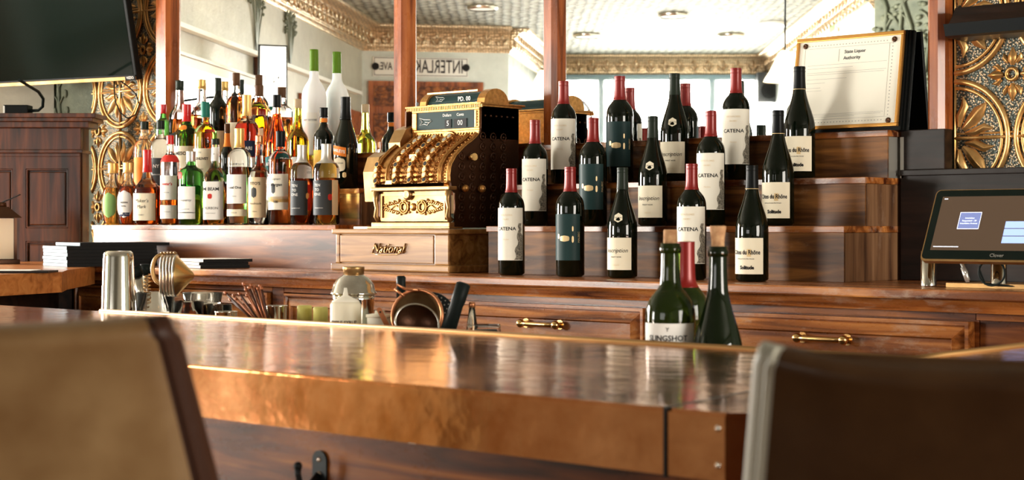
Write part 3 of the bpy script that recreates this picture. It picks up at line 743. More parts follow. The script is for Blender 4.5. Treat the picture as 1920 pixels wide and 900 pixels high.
# ================================================================== WINE BOTTLES
def wine(px, top, row, kind, Rm, label, extra=0.):
    Y, zb = {1: (3.39, Z0), 2: (3.54, Z1), 3: (3.645, Z2)}[row]
    p = onY(px, Y, top); H = p.z - zb - .0005
    base = {'C': 'bordeaux', 'B': 'bordeaux', 'I': 'burgundy', 'S': 'burgundy'}[kind]
    ac = {'C': R(-26), 'B': R(-30), 'I': R(-30), 'S': R(-33)}[kind] + extra
    t = thing('wine_bottle', label, 'wine bottle', (p.x, Y, zb + .0005), FACE + ac, 'wine bottles on the tiered steps')
    sh = Shape(base, Rm, H)
    bm = B(); sh.shell(bm, 0, H * .99); obj('bottle_glass', bm, 'glass_wine', t)
    capm = 'red' if kind in 'CB' else ('dark_cap' if kind == 'I' else 'black')
    z_ = H * .775 if kind in 'CB' else H * .80
    bm = B(); sh.shell(bm, z_, H, .0008); 
    for q in (.955, .985): 
        r_ = sh.rad(H * q) + .0012; lathe(bm, [(r_, H * q - .001), (r_ + .0006, H * q), (r_, H * q + .001)], 28, cap=False)
    obj('capsule', bm, capm, t)
    if kind == 'C':
        lb = label_part(sh, t, H * .14, H * .63, 0, R(82), 'paper', [('CATENA', .0135, .60, {'b': .0002, 'sx': 1.1}), ('VISTA FLORES', .0062, .86, {'m': 'label_beige'}), ('MALBEC', .0055, .78, {'m': 'label_beige'}), ('Mendoza', .005, .40, {'shear': .3, 'm': 'label_beige'})])
        rnd = random.Random(px); bm = B()
        # engraved tower and hillside running up the right of the label
        N = 12; prev = None
        for i in range(N + 1):
            v = i / N; z = H * (.145 + .34 * v)
            aR = R(80); aL = R(38 + 26 * v + 6 * math.sin(v * 17))
            if v > .72: aL = R(56 + 3 * math.sin(v * 40))
            row_ = [bm.verts.new(sh.pt(z, aL + (aR - aL) * k / 5 if v <= .72 else aL + R(14) * k / 5, .0009)) for k in range(6)]
            if prev:
                for k in range(5): bm.faces.new((prev[k], prev[k + 1], row_[k + 1], row_[k]))
            prev = row_
        o = obj('engraving', bm, 'engraving', lb, recalc=False)
    elif kind == 'B':
        lb = label_part(sh, t, H * .15, H * .57, 0, R(70), 'tealdark')
        bm = B(); sh.patch(bm, H * .32, H * .375, R(5), R(20), .001, oval=True); sh.patch(bm, H * .345, H * .39, R(-22), R(5), .001, oval=True)
        for i in range(2): sh.patch(bm, H * .31 + i * .03, H * .31 + .018 + i * .026, R(38), R(4 - i), .001, oval=True)
        obj('emblem', bm, 'goldlab', lb, recalc=False)
        tb = text_bm('MALBEC', .008)
        for v in tb.verts: x, y = v.co.x, v.co.y; v.co = sh.pt(H * .36 + x, R(64) - y / sh.R, .001)
        obj('lettering', tb, 'goldlab', lb, recalc=False)
    elif kind == 'I':
        label_part(sh, t, H * .075, H * .365, 0, R(62), 'cream', [('Inscription', .0155, .60, {'shear': .35, 'sx': .95}), ('PINOT NOIR', .0052, .40, {}), ('OREGON', .0045, .15, {'m': 'label_beige'})])
        bm = B(); zc_ = H * .545; r_ = .0125; a_ = R(8)
        vs = [bm.verts.new(sh.pt(zc_ + r_ * math.cos(k * math.pi / 3), a_ + r_ * math.sin(k * math.pi / 3) / sh.rad(zc_), .0012)) for k in range(6)]
        bm.faces.new(vs[::-1]); sl = obj('seal', bm, 'cream', t, recalc=False)
        wrap_t = text_bm('OREGON', .0042)
        for v in wrap_t.verts: x, y = v.co.x, v.co.y; v.co = sh.pt(zc_ + y, a_ + x / sh.rad(zc_), .002)
        obj('lettering', wrap_t, 'ink', sl, recalc=False)
    else:
        lb = label_part(sh, t, H * .065, H * .375, 0, R(66), 'cream', [('Côtes du Rhône', .0150, .60, {'sx': .75, 'b': .0004}), ('Solitude', .0120, .18, {'b': .0006, 'a': R(6), 'sx': .9}), ('APPELLATION PROTEGEE', .0040, .42, {'m': 'slate'})])
        bm = B(); sh.patch(bm, H * .215, H * .280, R(14), R(7), .0007); obj('initial_panel', bm, 'goldlab', lb, recalc=False)
        bm = B(); sh.shell(bm, H * .795, H * .80, .0009); obj('neck_band', bm, 'goldlab', t)
    return t
rowname = {1: 'standing on the counter', 2: 'on the first wooden step', 3: 'on the second wooden step'}
for kind, desc, items in (
    ('C', 'red capped wine bottle with cream engraved tower label', [(959, 316, 1, 'left end of the front row'), (1297, 307, 1, 'right of the hexagon sealed one, front row'), (1003, 225, 2, 'left end of the middle row'), (1333, 208, 2, 'right half of the middle row'), (1057, 152, 3, 'left end of the back row'), (1380, 128, 3, 'right half of the back row')]),
    ('B', 'red capped wine bottle with dark teal label and gold emblem', [(1069, 313, 1, ''), (1112, 248 - 27, 2, ''), (1162, 143, 3, '')]),
    ('I', 'black capped sloping wine bottle with cream script label and hexagon seal', [(1167, 314, 1, ''), (1224, 218, 2, ''), (1265, 138, 3, '')]),
    ('S', 'black topped sloping wine bottle with cream blackletter label', [(1410, 310, 1, ''), (1459, 207, 2, ''), (1499, 125, 3, '')])):
    for px, top, row, where in items:
        w = {1: 'front row on the counter', 2: 'middle row on first step', 3: 'back row on second step'}[row]
        if kind == 'C': lab = desc.replace('wine bottle', 'bottle') + ', ' + where
        else: lab = desc.replace('wine bottle', 'bottle') + ', ' + w
        wine(px, top, row, kind, {'C': .0368, 'B': .0385, 'I': .0390, 'S': .0402}[kind], lab, R({1: 0, 2: 3, 3: 6}[row]))

# ================================================================== LIQUOR BOTTLES
def liquor(px, top, wpx, row, kind, glass, liq, fill, cap, capf, label, labs=(), sq=False, ac=-8, Y=None, band=None, cape=.001, sealm=None):
    Y_, zb = {1: (3.532, Z1L), 2: (3.645, Z2), 3: (3.748, Z3)}[row]
    if Y: Y_ = Y
    p = onY(px, Y_, top); d = p.y / ray(px)[1]; Rm = wpx / 2 * d / F
    if row == 1: Rm = min(Rm, .0485)
    else: Rm = min(Rm, .047)
    zb += .0005; H = p.z - zb
    t = thing('liquor_bottle', label, 'liquor bottle', (p.x, Y_, zb), FACE + R(ac), 'liquor bottles on the tiered steps')
    sh = Shape(kind, Rm * (1.0 if not sq else .95), H, sq)
    bm = B(); sh.shell(bm, 0, H * (.985 if cap else 1), seg=36); obj('bottle_glass', bm, glass, t)
    if liq:
        ins = Shape(kind, Rm * (1.0 if not sq else .95), H, sq); bm = B()
        zs = sorted(set([.006] + [z for _, z in ins.p if .006 < z < fill * H] + [fill * H])); rings = []
        for z in zs: rings.append([bm.verts.new(ins.pt(z, 2 * math.pi * k / 32, -.0035)) for k in range(32)])
        for a, b in zip(rings, rings[1:]):
            for k in range(32): f = bm.faces.new((a[k], a[(k + 1) % 32], b[(k + 1) % 32], b[k])); f.smooth = True
        bm.faces.new(rings[0][::-1]); bm.faces.new(rings[-1]); obj('liquid', bm, liq, t)
    if cap:
        bm = B(); sh.shell(bm, H * (1 - capf), H, cape); r_ = sh.rad(H) + cape
        lathe(bm, [(r_, H * (1 - capf)), (r_ + .0008, H * (1 - capf) + .002), (r_, H * (1 - capf) + .004)], 24, cap=False)
        obj('cap', bm, cap, t)
    if band:
        bm = B(); sh.shell(bm, H * band[0], H * band[1], .0008); obj('neck_band', bm, band[2], t)
    for l in labs:
        z0, z1, a0, hw, mt, tx = l[:6]; op = l[6] if len(l) > 6 else {}
        label_part(sh, t, H * z0, H * z1, R(a0), R(hw), mt, [(s, sz, zf, o) for s, sz, zf, o in tx], slant=op.get('slant', 0), oval=op.get('oval', False), name=op.get('name', 'label'))
    return t
b = {'b': .0003}
# front row, left to right
liquor(212, 306, 41, 1, 'crown', 'glass', 'liq_gold', .60, 'gold_cap', .16, 'squat cut glass bottle with gold cap and green oval label, far left', [(.12, .52, -6, 42, 'greenlab', [], {'oval': True})], Y=3.53)
liquor(241, 305, 44, 1, 'crown', 'glass', 'liq_brown', .62, 'gold_cap', .16, 'squat cut glass bottle with gold cap, white oval label and purple band', [(.12, .55, -4, 42, 'paper2', [('CROWN', .008, .55, b), ('ROYAL', .006, .42, b)], {'oval': True}), (.14, .20, -4, 30, 'navy', [])], Y=3.53)
liquor(276, 281, 56, 1, 'squat', 'glass', 'liq_brown', .50, 'redwax', .30, 'squat bourbon bottle sealed in dripping red wax with cream label', [(.06, .42, -6, 62, 'cream', [("Maker's", .017, .72, {'shear': .2}), ('Mark', .017, .50, {'shear': .2}), ('WHISKY', .006, .2, {})])])
liquor(319, 254, 36, 1, 'stout', 'glass', 'liq_gold', .55, 'redwax', .10, 'slim golden whisky bottle with red cap and two white labels', [(.28, .55, -8, 70, 'paper2', [("Dewar's", .014, .65, {'m': 'redlab', 'b': .0004}), ('WHITE LABEL', .0045, .3, {})]), (.07, .22, -8, 70, 'paper2', [('SCOTCH WHISKY', .0045, .5, {})]), (.70, .78, 0, 90, 'redlab', [])])
liquor(358, 284, 47, 1, 'stout', 'glass_green', None, 0, 'grey_cap', .14, 'bright green gin bottle with grey cap and red seal', [(.08, .52, -22, 52, 'paper2', [('Tanqueray', .012, .58, {'shear': .3}), ('LONDON DRY GIN', .0045, .3, {})]), (.16, .175, -22, 52, 'ink', []), (.62, .72, -55, 22, 'redlab', [], {'oval': True, 'name': 'seal'})], ac=0)
liquor(404, 260, 45, 1, 'long', 'glass', 'liq_amber', .50, 'dark_cap', .07, 'bourbon bottle with black cap, white neck label and tall white front label', [(.06, .50, -12, 68, 'paper2', [('JIM BEAM', .0155, .80, b), ('BOURBON', .012, .30, {}), ('KENTUCKY STRAIGHT', .004, .17, {})]), (.30, .36, -12, 12, 'redlab', [], {'oval': True, 'name': 'seal'}), (.74, .90, -5, 80, 'paper2', [('BEAM', .006, .5, {})])], sq=True)
liquor(449, 241, 46, 1, 'stout', 'glass', 'liq_clear', .6, 'gold_cap', .20, 'clear vodka bottle with gold cap and white label', [(.22, .52, -10, 62, 'paper2', [('Ketel One', .012, .55, {'b': .0003}), ('VODKA', .005, .25, {})]), (.09, .16, -10, 62, 'cream', [('DISTILLED', .005, .5, {})])], cape=.002)
liquor(486, 254, 40, 1, 'long', 'glass', 'liq_clear', .6, 'copper_cap', .10, 'clear vodka bottle with copper cap and tan label', [(.08, .53, -10, 66, 'label_beige', [("TITO'S", .0135, .84, b), ('Handmade', .0105, .35, {'shear': .3}), ('VODKA', .005, .15, {})]), (.30, .42, -14, 16, 'slate', [], {'oval': True, 'name': 'seal'})])
liquor(526, 246, 45, 1, 'stout', 'glass', 'liq_brown', .70, 'black', .17, 'dark spiced rum bottle with black cap and white label', [(.16, .54, -8, 62, 'paper', [('Captain', .010, .86, {'shear': .3}), ('Morgan', .0135, .70, {'shear': .2, 'b': .0003}), ('100', .011, .22, b)]), (.24, .30, -8, 62, 'yellow', []), (.33, .44, -22, 12, 'slate', [], {'oval': True, 'name': 'figure'})], cape=.0015)
liquor(566, 272, 44, 1, 'stout', 'glass', 'liq_brown', .58, 'grey_cap', .22, 'rum bottle with silver cap, slate label and red stripe', [(.12, .55, -16, 52, 'slate', [('TEN', .0125, .85, {'m': 'paper2', 'a': R(-16)}), ('TO', .0125, .72, {'m': 'paper2', 'a': R(-18)}), ('ONE', .0125, .59, {'m': 'paper2', 'a': R(-16)}), ('CARIBBEAN RUM', .0042, .2, {'m': 'paper2', 'a': R(-10)})]), (.18, .50, 46, 10, 'redlab', []), (.32, .40, 36, 9, 'goldlab', [], {'oval': True, 'name': 'seal'})], ac=0)
liquor(612, 270, 50, 1, 'stout', 'glass', 'liq_gold', .58, 'grey_cap', .24, 'pale rum bottle with silver cap, slate label and cream stripe, right end', [(.12, .55, -20, 50, 'slate', [('TEN', .0125, .85, {'m': 'paper2', 'a': R(-16)}), ('TO', .0125, .72, {'m': 'paper2', 'a': R(-18)}), ('ONE', .0125, .59, {'m': 'paper2', 'a': R(-16)}), ('CARIBBEAN RUM', .0042, .2, {'m': 'paper2', 'a': R(-10)})]), (.12, .55, 48, 17, 'cream', []), (.30, .38, 22, 9, 'redlab', [], {'oval': True, 'name': 'seal'})], ac=0)
# middle row
liquor(271, 228, 40, 2, 'round', 'glass', 'liq_clear', .5, 'dark_cap', .11, 'clear gin bottle with black cap and orange label behind the red wax one', [(.05, .50, -5, 50, 'orange', [])], band=(.80, .84, 'goldlab'))
liquor(301, 226, 40, 2, 'round', 'glass', 'liq_clear', .45, 'dark_cap', .12, 'clear bottle with black cap and dark printed label beside the slim red capped one', [(.10, .48, -5, 55, 'slate', [('NY', .018, .7, {'m': 'paper2'}), ('DISTILLING', .006, .4, {'m': 'paper2'})])])
liquor(350, 195, 46, 2, 'round', 'glass_green', None, 0, 'redwax', .20, 'green whiskey bottle with red cap, gold neck seal and cream label', [(.10, .52, -12, 70, 'cream', [('JAMESON', .017, .80, {'b': .0005}), ('IRISH WHISKEY', .005, .35, {}), ], {}), (.16, .28, -16, 16, 'orange', [], {'oval': True, 'name': 'crest'}), (.70, .76, -10, 30, 'orange', [], {'oval': True, 'name': 'neck_seal'})])
liquor(385, 191, 44, 2, 'round', 'glass', 'liq_gold', .66, 'teal', .17, 'golden single malt bottle with teal cap and cream label', [(.10, .48, -10, 62, 'cream', [('THE', .007, .88, {}), ('GLENLIVET', .0125, .70, b), ('SINGLE MALT', .005, .4, {})]), (.04, .09, -10, 62, 'teallab', [])])
liquor(426, 232, 24, 2, 'slim', 'glass_dark', None, 0, 'brown_cap', .13, 'small dark bottle with brown cap and orange neck', [(.66, .86, 0, 100, 'orange', [])])
liquor(463, 178, 46, 2, 'round', 'glass', 'liq_red', .70, 'gold_cap', .22, 'red bitter liqueur bottle with gold cap and navy label', [(.36, .52, -5, 62, 'navy', [('CAMPARI', .0165, .5, {'m': 'paper2', 'b': .0003})]), (.20, .35, -5, 62, 'paper', [('MILANO', .007, .5, {})])])
liquor(519, 178, 42, 2, 'burgundy', 'glass', 'liq_orange', .80, 'black', .13, 'orange red aperitif bottle with black cap and slanted teal label', [(.20, .36, -8, 70, 'teallab', [('APEROL', .0165, .5, {'m': 'paper2', 'b': .0004, 'slant': .12})], {'slant': .12}), (.05, .18, -8, 70, 'paper', [])])
liquor(558, 186, 42, 2, 'long', 'glass_yel', None, 0, 'tan_cap', .10, 'dark green vermouth bottle with tan cap and white label', [(.12, .36, -5, 66, 'paper2', [('CHARMONT', .013, .60, {}), ('VERMOUTH', .006, .25, {})])])
liquor(607, 202, 38, 2, 'round', 'glass_dark', None, 0, 'black', .12, 'dark coffee liqueur bottle with yellow label and orange neck band', [(.08, .48, -8, 66, 'yellow', [('KAHLUA', .0145, .45, {'m': 'redlab', 'b': .0006})]), ], band=(.82, .87, 'orange'), cape=.002)
liquor(648, 182, 47, 2, 'burgundy', 'glass_dark', None, 0, 'black', .25, 'black cream liqueur bottle with slanted orange and gold label', [(.36, .46, -22, 38, 'orange', [('BAILEYS', .0135, .5, {'m': 'paper2', 'slant': -.2, 'b': .0004})], {'slant': -.12}), (.18, .34, -22, 34, 'cream', [('IRISH CREAM', .006, .6, {})], {'oval': True}), (.12, .18, 8, 9, 'goldlab', [], {'oval': True, 'name': 'seal'})], cape=.0015)
# back row
liquor(306, 196, 30, 3, 'round', 'glass_green', None, 0, 'redwax', .16, 'green bottle with red cap against the left mirror post', [(.05, .45, -5, 60, 'cream', [])], Y=3.725)
liquor(337, 151, 40, 3, 'slim', 'glass', 'liq_amber', .52, 'dark_cap', .12, 'square whisky bottle with black cap and slanted black label', [(.22, .36, -8, 46, 'slate', [('LABEL', .008, .5, {'m': 'goldlab'})], {'slant': .35})], sq=True)
liquor(378, 149, 42, 3, 'slim', 'glass', 'liq_amber', .56, 'gold_cap', .12, 'square whisky bottle with gold cap and slanted red label', [(.22, .36, -8, 46, 'redlab', [('LABEL', .008, .5, {'m': 'goldlab'})], {'slant': .35})], sq=True)
liquor(409, 146, 34, 3, 'tall', 'glass_dark', None, 0, 'dark_cap', .16, 'tall dark bottle with dark green cap in the back row', [(.05, .35, -5, 60, 'cream', [])])
liquor(443, 137, 38, 3, 'tall', 'glass', 'liq_amber', .72, 'brown_cap', .15, 'tall amber bottle with olive brown cap and cream label', [(.10, .42, -5, 62, 'cream', [])])
liquor(486, 160, 46, 3, 'round', 'glass', 'liq_amber', .58, 'brown_cap', .15, 'broad amber square bottle with dark stopper behind the orange aperitif', [(.10, .40, -5, 40, 'label_beige', [])], sq=True)
liquor(589, 93, 46, 3, 'goose', 'frost', None, 0, 'green_cap', .205, 'very tall frosted white vodka bottle with olive green capsule', [(.30, .40, -10, 40, 'paper2', [('GREY GOOSE', .009, .3, {'m': 'navy'})])])

# ================================================================== CASH REGISTER
RX = -3.812; RY = 3.42
cr = thing('cash_register', 'ornate antique brass cash register on an oak drawer base', 'cash register', (RX, RY, Z0))
W = .486
# oak base with drawer
bm = B(); box(bm, -.012, W + .012, -.012, .34, .0005, .022, bev=.005); box(bm, .004, W - .004, .006, .32, .022, .112); box(bm, -.010, W + .010, -.010, .335, .112, .127, bev=.004)
box(bm, 0, .018, -.001, .01, .022, .112, bev=.004); box(bm, W - .06, W, -.001, .01, .022, .112, bev=.004)
obj('wooden_base', bm, 'wood_oak', cr)
bm = B(); box(bm, .022, W - .062, -.002, .02, .026, .108, bev=.002); dr = obj('cash_drawer', bm, 'wood_oak', cr); dr['label'] = 'oak drawer with raised brass script'
flat_text(dr, 'National', .042, (.235, -.004, .068), 'brass_bright_dark', shear=.45, bold=.0006, sx=.95, thick=.003)
bm = B(); tube(bm, [(.16, -.005, .055), (.20, -.006, .049), (.27, -.006, .051), (.31, -.005, .060)], .0012, 6); obj('flourish', bm, 'brass_bright', dr)
bm = B(); box(bm, .075, .45, .004, .03, .127, .1345, bev=.001); o = obj('marble_ledge', bm, 'white', cr); o['label'] = 'pale stone ledge'
BL, BR = .165, .487     # body left and right
prof = [(.012, .131), (.012, .145), (.024, .150), (.024, .232), (.012, .240), (.006, .262), (.004, .285), (.010, .311), (.030, .338), (.066, .366), (.105, .388), (.127, .406), (.134, .424), (.136, .489)]
# side cheeks and curved front
back = [(.30, .489), (.30, .131)]
for xa_, xb_ in ((BR - .006, BR), (BL, BL + .006)):
    bm = B(); prismx(bm, prof + back, xa_, xb_); o = obj('side_panel', bm, 'brass_dark', cr)
# raised ornaments on the right side
bm = B()
for i in range(9):
    for j in range(5):
        y = .05 + j * .045; z = .16 + i * .03
        if z > .36 and y < .13: continue
        tube(bm, [(BR + .001, y + .012 * math.cos(a), z + .012 * math.sin(a)) for a in [k * math.pi / 4 for k in range(8)]], .0022, 5, closed=True)
        sphere(bm, (BR + .001, y, z), .004, u=8, v=5)
for j in range(6): sphere(bm, (BR + .001, .15 + j * .024, .462), .004, u=8, v=5)
obj('side_ornament', bm, 'brass_dark', cr)
for (y, z, r) in ((.05, .245, .011), (.12, .245, .012)):
    bm = B(); sphere(bm, (BR + .016, y, z), r); tube(bm, [(BR, y, z), (BR + .012, y, z)], .005, 8); obj('side_knob', bm, 'brass', cr)
bm = B(); tube(bm, [(BR, .08, .335), (BR + .03, .075, .337)], .010, 12, taper=[.6, 1.1]); obj('crank_stub', bm, 'brass_bright', cr)
# front skin following the profile between the cheeks
def at_prof(s):                               # s in 0..1 along the key curve
    pts = prof[5:12]; n = len(pts) - 1; k = min(int(s * n), n - 1); f = s * n - k
    y = pts[k][0] * (1 - f) + pts[k + 1][0] * f; z = pts[k][1] * (1 - f) + pts[k + 1][1] * f
    ty, tz = pts[k + 1][0] - pts[k][0], pts[k + 1][1] - pts[k][1]; l = math.hypot(ty, tz)
    return y, z, Vector((0, -tz / l, ty / l))
bm = B(); rr = []
for i in range(25):
    y, z, n = at_prof(i / 24); rr.append([bm.verts.new((x, y + .004, z)) for x in (BL + .006, BR - .006)])
for a, b2 in zip(rr, rr[1:]): f = bm.faces.new((a[0], a[1], b2[1], b2[0])); f.smooth = True
obj('key_plate', bm, 'brass', cr)
# raised ribs between key banks, with beaded ornament
bm = B(); ribx = [BL + .010, BL + .058, BL + .092, BL + .150, BL + .214, BL + .276, BR - .008]
for x in ribx:
    pts = []
    for i in range(21):
        y, z, n = at_prof(i / 20); pts.append(V(x, y, z) + n * .003)
    tube(bm, pts, .0045, 8)
    tube(bm, [p + V(.008, 0, 0) for p in pts], .002, 6)
for x in (BL + .075, BL + .130, BL + .192, BL + .256, BR - .022):
    for i in range(16):
        y, z, n = at_prof((i + .5) / 16); p = V(x, y + .003, z) + n * .002
        for sgn in (-1, 1): sphere(bm, p + V(sgn * .0045, 0, 0), .0042, 1.1, .6, .6, u=6, v=4)
obj('rib', bm, 'brass', cr)
# finger keys in four banks
KX = [BL + .030, BL + .112, BL + .174, BL + .236]; KN = [4, 9, 9, 9]
for b_, (kx, kn) in enumerate(zip(KX, KN)):
    for i in range(kn):
        s = .02 + i * .105 if b_ else .02 + i * .11
        y, z, n = at_prof(min(s, .96)); p0 = V(kx, y, z); out = Vector((0, -.96, .28)).normalized() if s < .5 else (n * .6 + Vector((0, -.8, .2))).normalized()
        bm = B(); tube(bm, [p0, p0 + out * .020], .0045, 8)
        q = out.to_track_quat('Z', 'Y').to_matrix().to_4x4()
        lathe(bm, [(.0075, 0), (.0095, .001), (.0098, .005), (.0085, .007), (.0078, .0062)], 16, mtx=Matrix.Translation(p0 + out * .019) @ q, cap=True)
        lathe(bm, [(.0070, .0064), (0, .0068)], 12, mi=1, mtx=Matrix.Translation(p0 + out * .019) @ q, cap=False)
        obj('key', bm, ['brass', 'steel' if i % 3 else 'ink'], cr)
# total slots
bm = B()
for x0, x1, s in ((BL + .06, BL + .09, .02), (BL + .134, BL + .165, .52)):
    y, z, n = at_prof(s); box(bm, x0, x1, y - .012, y + .006, z - .006, z + .008, bev=.002)
obj('slot_cover', bm, 'brass_bright', cr)
# ledge beneath the keys and the embossed front plate
bm = B(); box(bm, BL - .006, BR + .002, -.004, .03, .240, .252, bev=.003); box(bm, BL - .004, BR + .002, -.002, .02, .131, .147, bev=.003); box(bm, BL - .02, BR + .006, -.006, .05, .1275, .134, bev=.002); obj('moulding', bm, 'silver', cr)
bm = B(); box(bm, BL + .02, BR - .016, .014, .024, .150, .238)
box(bm, BL + .026, BR - .026, .008, .014, .226, .232); box(bm, BL + .026, BR - .026, .008, .014, .154, .160); box(bm, BL + .026, BL + .032, .008, .014, .160, .226); box(bm, BR - .032, BR - .026, .008, .014, .160, .226)
fp = obj('front_plate', bm, 'silver', cr)
bm = B(); cxm = (BL + BR) / 2
for s in (-1, 1):
    for r in (.019, .012): tube(bm, [(cxm + s * .038 + r * math.cos(k * math.pi / 8), .011, .192 + r * math.sin(k * math.pi / 8)) for k in range(16)], .003, 6, closed=True)
    for k in range(8):
        x = cxm + s * (.062 + k * .0085)
        for q in (-1, 1): sphere(bm, (x, .012, .192 + q * (.016 - k * .0015)), .0055, 1.3, .5, .6, u=7, v=5, rot=Matrix.Rotation(-s * q * .6, 4, 'Y'))
    tube(bm, [(cxm + s * (.06 + .07 * v), .011, .192 + .006 * math.sin(v * 9)) for v in [k / 8 for k in range(9)]], .002, 5)
    for k in range(5): sphere(bm, (cxm + s * (.02 + k * .02), .012, .212 - .004 * abs(k - 2)), .005, u=7, v=5); sphere(bm, (cxm + s * (.015 + k * .018), .012, .171 + .003 * abs(k - 2)), .004, u=7, v=5)
sphere(bm, (cxm, .012, .192), .012, 1, .5, 1, u=10, v=7)
obj('scrollwork', bm, 'brass', fp)
bm = B(); lathe(bm, [(.017, 0), (.017, .006), (.010, .010), (.006, .008)], 20, mtx=Matrix.Translation((cxm - .018, .010, .229)) @ Matrix.Rotation(R(90), 4, 'X')); obj('lock', bm, 'silver', fp)
for x in (BL + .012, BR - .008):
    bm = B(); tube(bm, [(x, .016, .150), (x - .004, .006, .165), (x + .002, .004, .190), (x - .002, .002, .215), (x + .002, .004, .240)], .008, 10, taper=[1.2, 1, .8, 1, 1.2]); obj('scroll_bracket', bm, 'silver', cr)
# silver rounded cash covers on the left
bm = B(); prismx(bm, [(.02, .21), (.012, .30), (.03, .345), (.06, .36), (.20, .36), (.20, .21)], BL - .055, BL - .002); prismx(bm, [(.09, .33), (.085, .39), (.11, .43), (.15, .445), (.25, .445), (.25, .33)], BL - .02, BL + .03); obj('side_cover', bm, 'silver', cr)
# display box with glazed indication window
DL = .198
bm = B(); box(bm, DL, BR, .136, .30, .395, .489)
for x0, x1, z0, z1 in ((DL + .004, BR - .004, .480, .488), (DL + .004, BR - .004, .420, .427), (DL + .004, DL + .022, .427, .480), (BR - .024, BR - .004, .427, .480)):
    box(bm, x0, x1, .130, .138, z0, z1, bev=.0015)
db = obj('display_box', bm, 'brass', cr)
bm = B(); box(bm, DL + .022, BR - .024, .133, .1355, .427, .480); o = obj('indicator_window', bm, 'tealdark', db)
def hand(parent, x, z, s, y):
    bm = B(); pts = [(-.022, -.008), (-.012, 0), (-.022, .010), (-.006, .006), (.016, .005), (.022, .001), (.012, -.003), (.006, -.009), (-.004, -.006)]
    tube(bm, [(x + a * s, y, z + b_ * s) for a, b_ in pts], .0008 * s, 5, closed=True); tube(bm, [(x - .002 * s, y, z - .001 * s), (x + .012 * s, y, z - .002 * s)], .0006 * s, 5); return obj('pointing_hand', bm, 'paper2', parent, recalc=True)
hand(o, DL + .060, .452, 1.15, .132)
flat_text(o, 'Dollars', .0125, (DL + .150, .1325, .468), 'paper2', bold=.0001)
flat_text(o, 'Cents', .0125, (DL + .205, .1325, .468), 'paper2', bold=.0001)
bm = B(); box(bm, DL + .142, DL + .168, .131, .133, .430, .456); box(bm, DL + .180, DL + .232, .131, .133, .430, .456); obj('number_flag', bm, 'black', o)
flat_text(o, '5', .022, (DL + .155, .1305, .443), 'paper2'); flat_text(o, '00', .022, (DL + .206, .1305, .443), 'paper2')
bm = B()
for i in range(22):
    for s in (0, 1): sphere(bm, (DL + .02 + i * .0115, .134, .402 + s * .009), .0042, .5, .5, 1.2, u=6, v=4, rot=Matrix.Rotation(.6 if s else -.6, 4, 'Y'))
lathe(bm, [(.012, 0), (.010, .005)], 20, mtx=Matrix.Translation((DL + .16, .134, .408)) @ Matrix.Rotation(R(90), 4, 'X') @ Matrix.Diagonal((2.2, 1, 1, 1)))
for i in range(6): sphere(bm, (BR - .014, .129, .434 + i * .008), .004, 1, .5, 1, u=6, v=4)
obj('leaf_border', bm, 'brass', db)
# cornice of the display and the rounded top sign
bm = B(); box(bm, DL - .014, BR + .014, .118, .315, .494, .500, bev=.002); box(bm, DL - .006, BR + .006, .126, .307, .489, .494)
for i in range(44): box(bm, DL - .010 + i * .00725, DL - .0065 + i * .00725, .1205, .126, .4855, .494)
obj('crown_moulding', bm, 'brass', cr)
def arch(bm, x0, x1, h, y0, y1, mi=0):
    n = 10; r = (y1 - y0) / 2; pts = [(y0, .500)] + [(y0, .500 + h - r * .8)] + [(y0 + r - r * math.cos(a), .500 + h - r * .8 + r * .8 * math.sin(a)) for a in [k * math.pi / n for k in range(1, n)]] + [(y1, .500 + h - r * .8), (y1, .500)]
    prismx(bm, pts, x0, x1, mi)
for xa_, xb_ in ((BR - .030, BR), (DL + .018, DL + .045)):
    bm = B(); arch(bm, xa_, xb_, .045, .148, .255); obj('top_sign_cheek', bm, 'brass', cr)
bm = B(); arch(bm, DL + .045, BR - .030, .039, .156, .247); tsn = obj('top_sign', bm, 'tealdark', cr)
bm = B(); box(bm, DL + .047, BR - .032, .152, .156, .536, .541); box(bm, DL + .047, BR - .032, .152, .156, .5005, .504); obj('sign_rim', bm, 'brass_bright', tsn)
hand(tsn, DL + .100, .520, .85, .1545); flat_text(tsn, 'PD. 00', .019, (DL + .200, .1545, .516), 'paper2', bold=.0003)

# ================================================================== CERTIFICATE FRAME
cX0, cX1 = onY(1487, 3.735).x, onY(1688, 3.735).x; cw = cX1 - cX0; ch = .252
cf = thing('framed_certificate', 'gold and black framed licence certificate leaning on the top wooden step', 'picture frame', (cX0, 3.722, Z3 + .004)); cf.rotation_euler = (R(-9), 0, 0)
bm = B()
for k, (e, y0, y1) in enumerate(((.012, .016, .028), (.007, .008, .016), (.002, .002, .008))): box(bm, -.004 - e * .3, cw + .004 + e, y0, y1, -.0035 + .0 * e, ch + .002 + e * .2, bev=.0015)
obj('backing_frame', bm, 'black', cf)
bm = B(); fw = .011
for x0, x1, z0, z1 in ((0, cw, ch - fw, ch), (0, cw, .006, fw + .004), (0, fw * .8, fw + .004, ch - fw), (cw - fw * .7, cw, fw + .004, ch - fw)):
    box(bm, x0, x1, -.007, .004, z0, z1, bev=.0018)
obj('picture_frame', bm, 'gold_frame', cf)
bm = B(); box(bm, fw * .7, cw - fw * .6, -.003, .002, fw, ch - fw + .002); pp = obj('certificate_paper', bm, 'paper', cf)
flat_text(pp, 'State Liquor', .0125, (cw * .56, -.0036, ch * .825), 'slate', bold=.0002)
flat_text(pp, 'Authority', .0125, (cw * .535, -.0036, ch * .76), 'slate', bold=.0002)
bm = B()
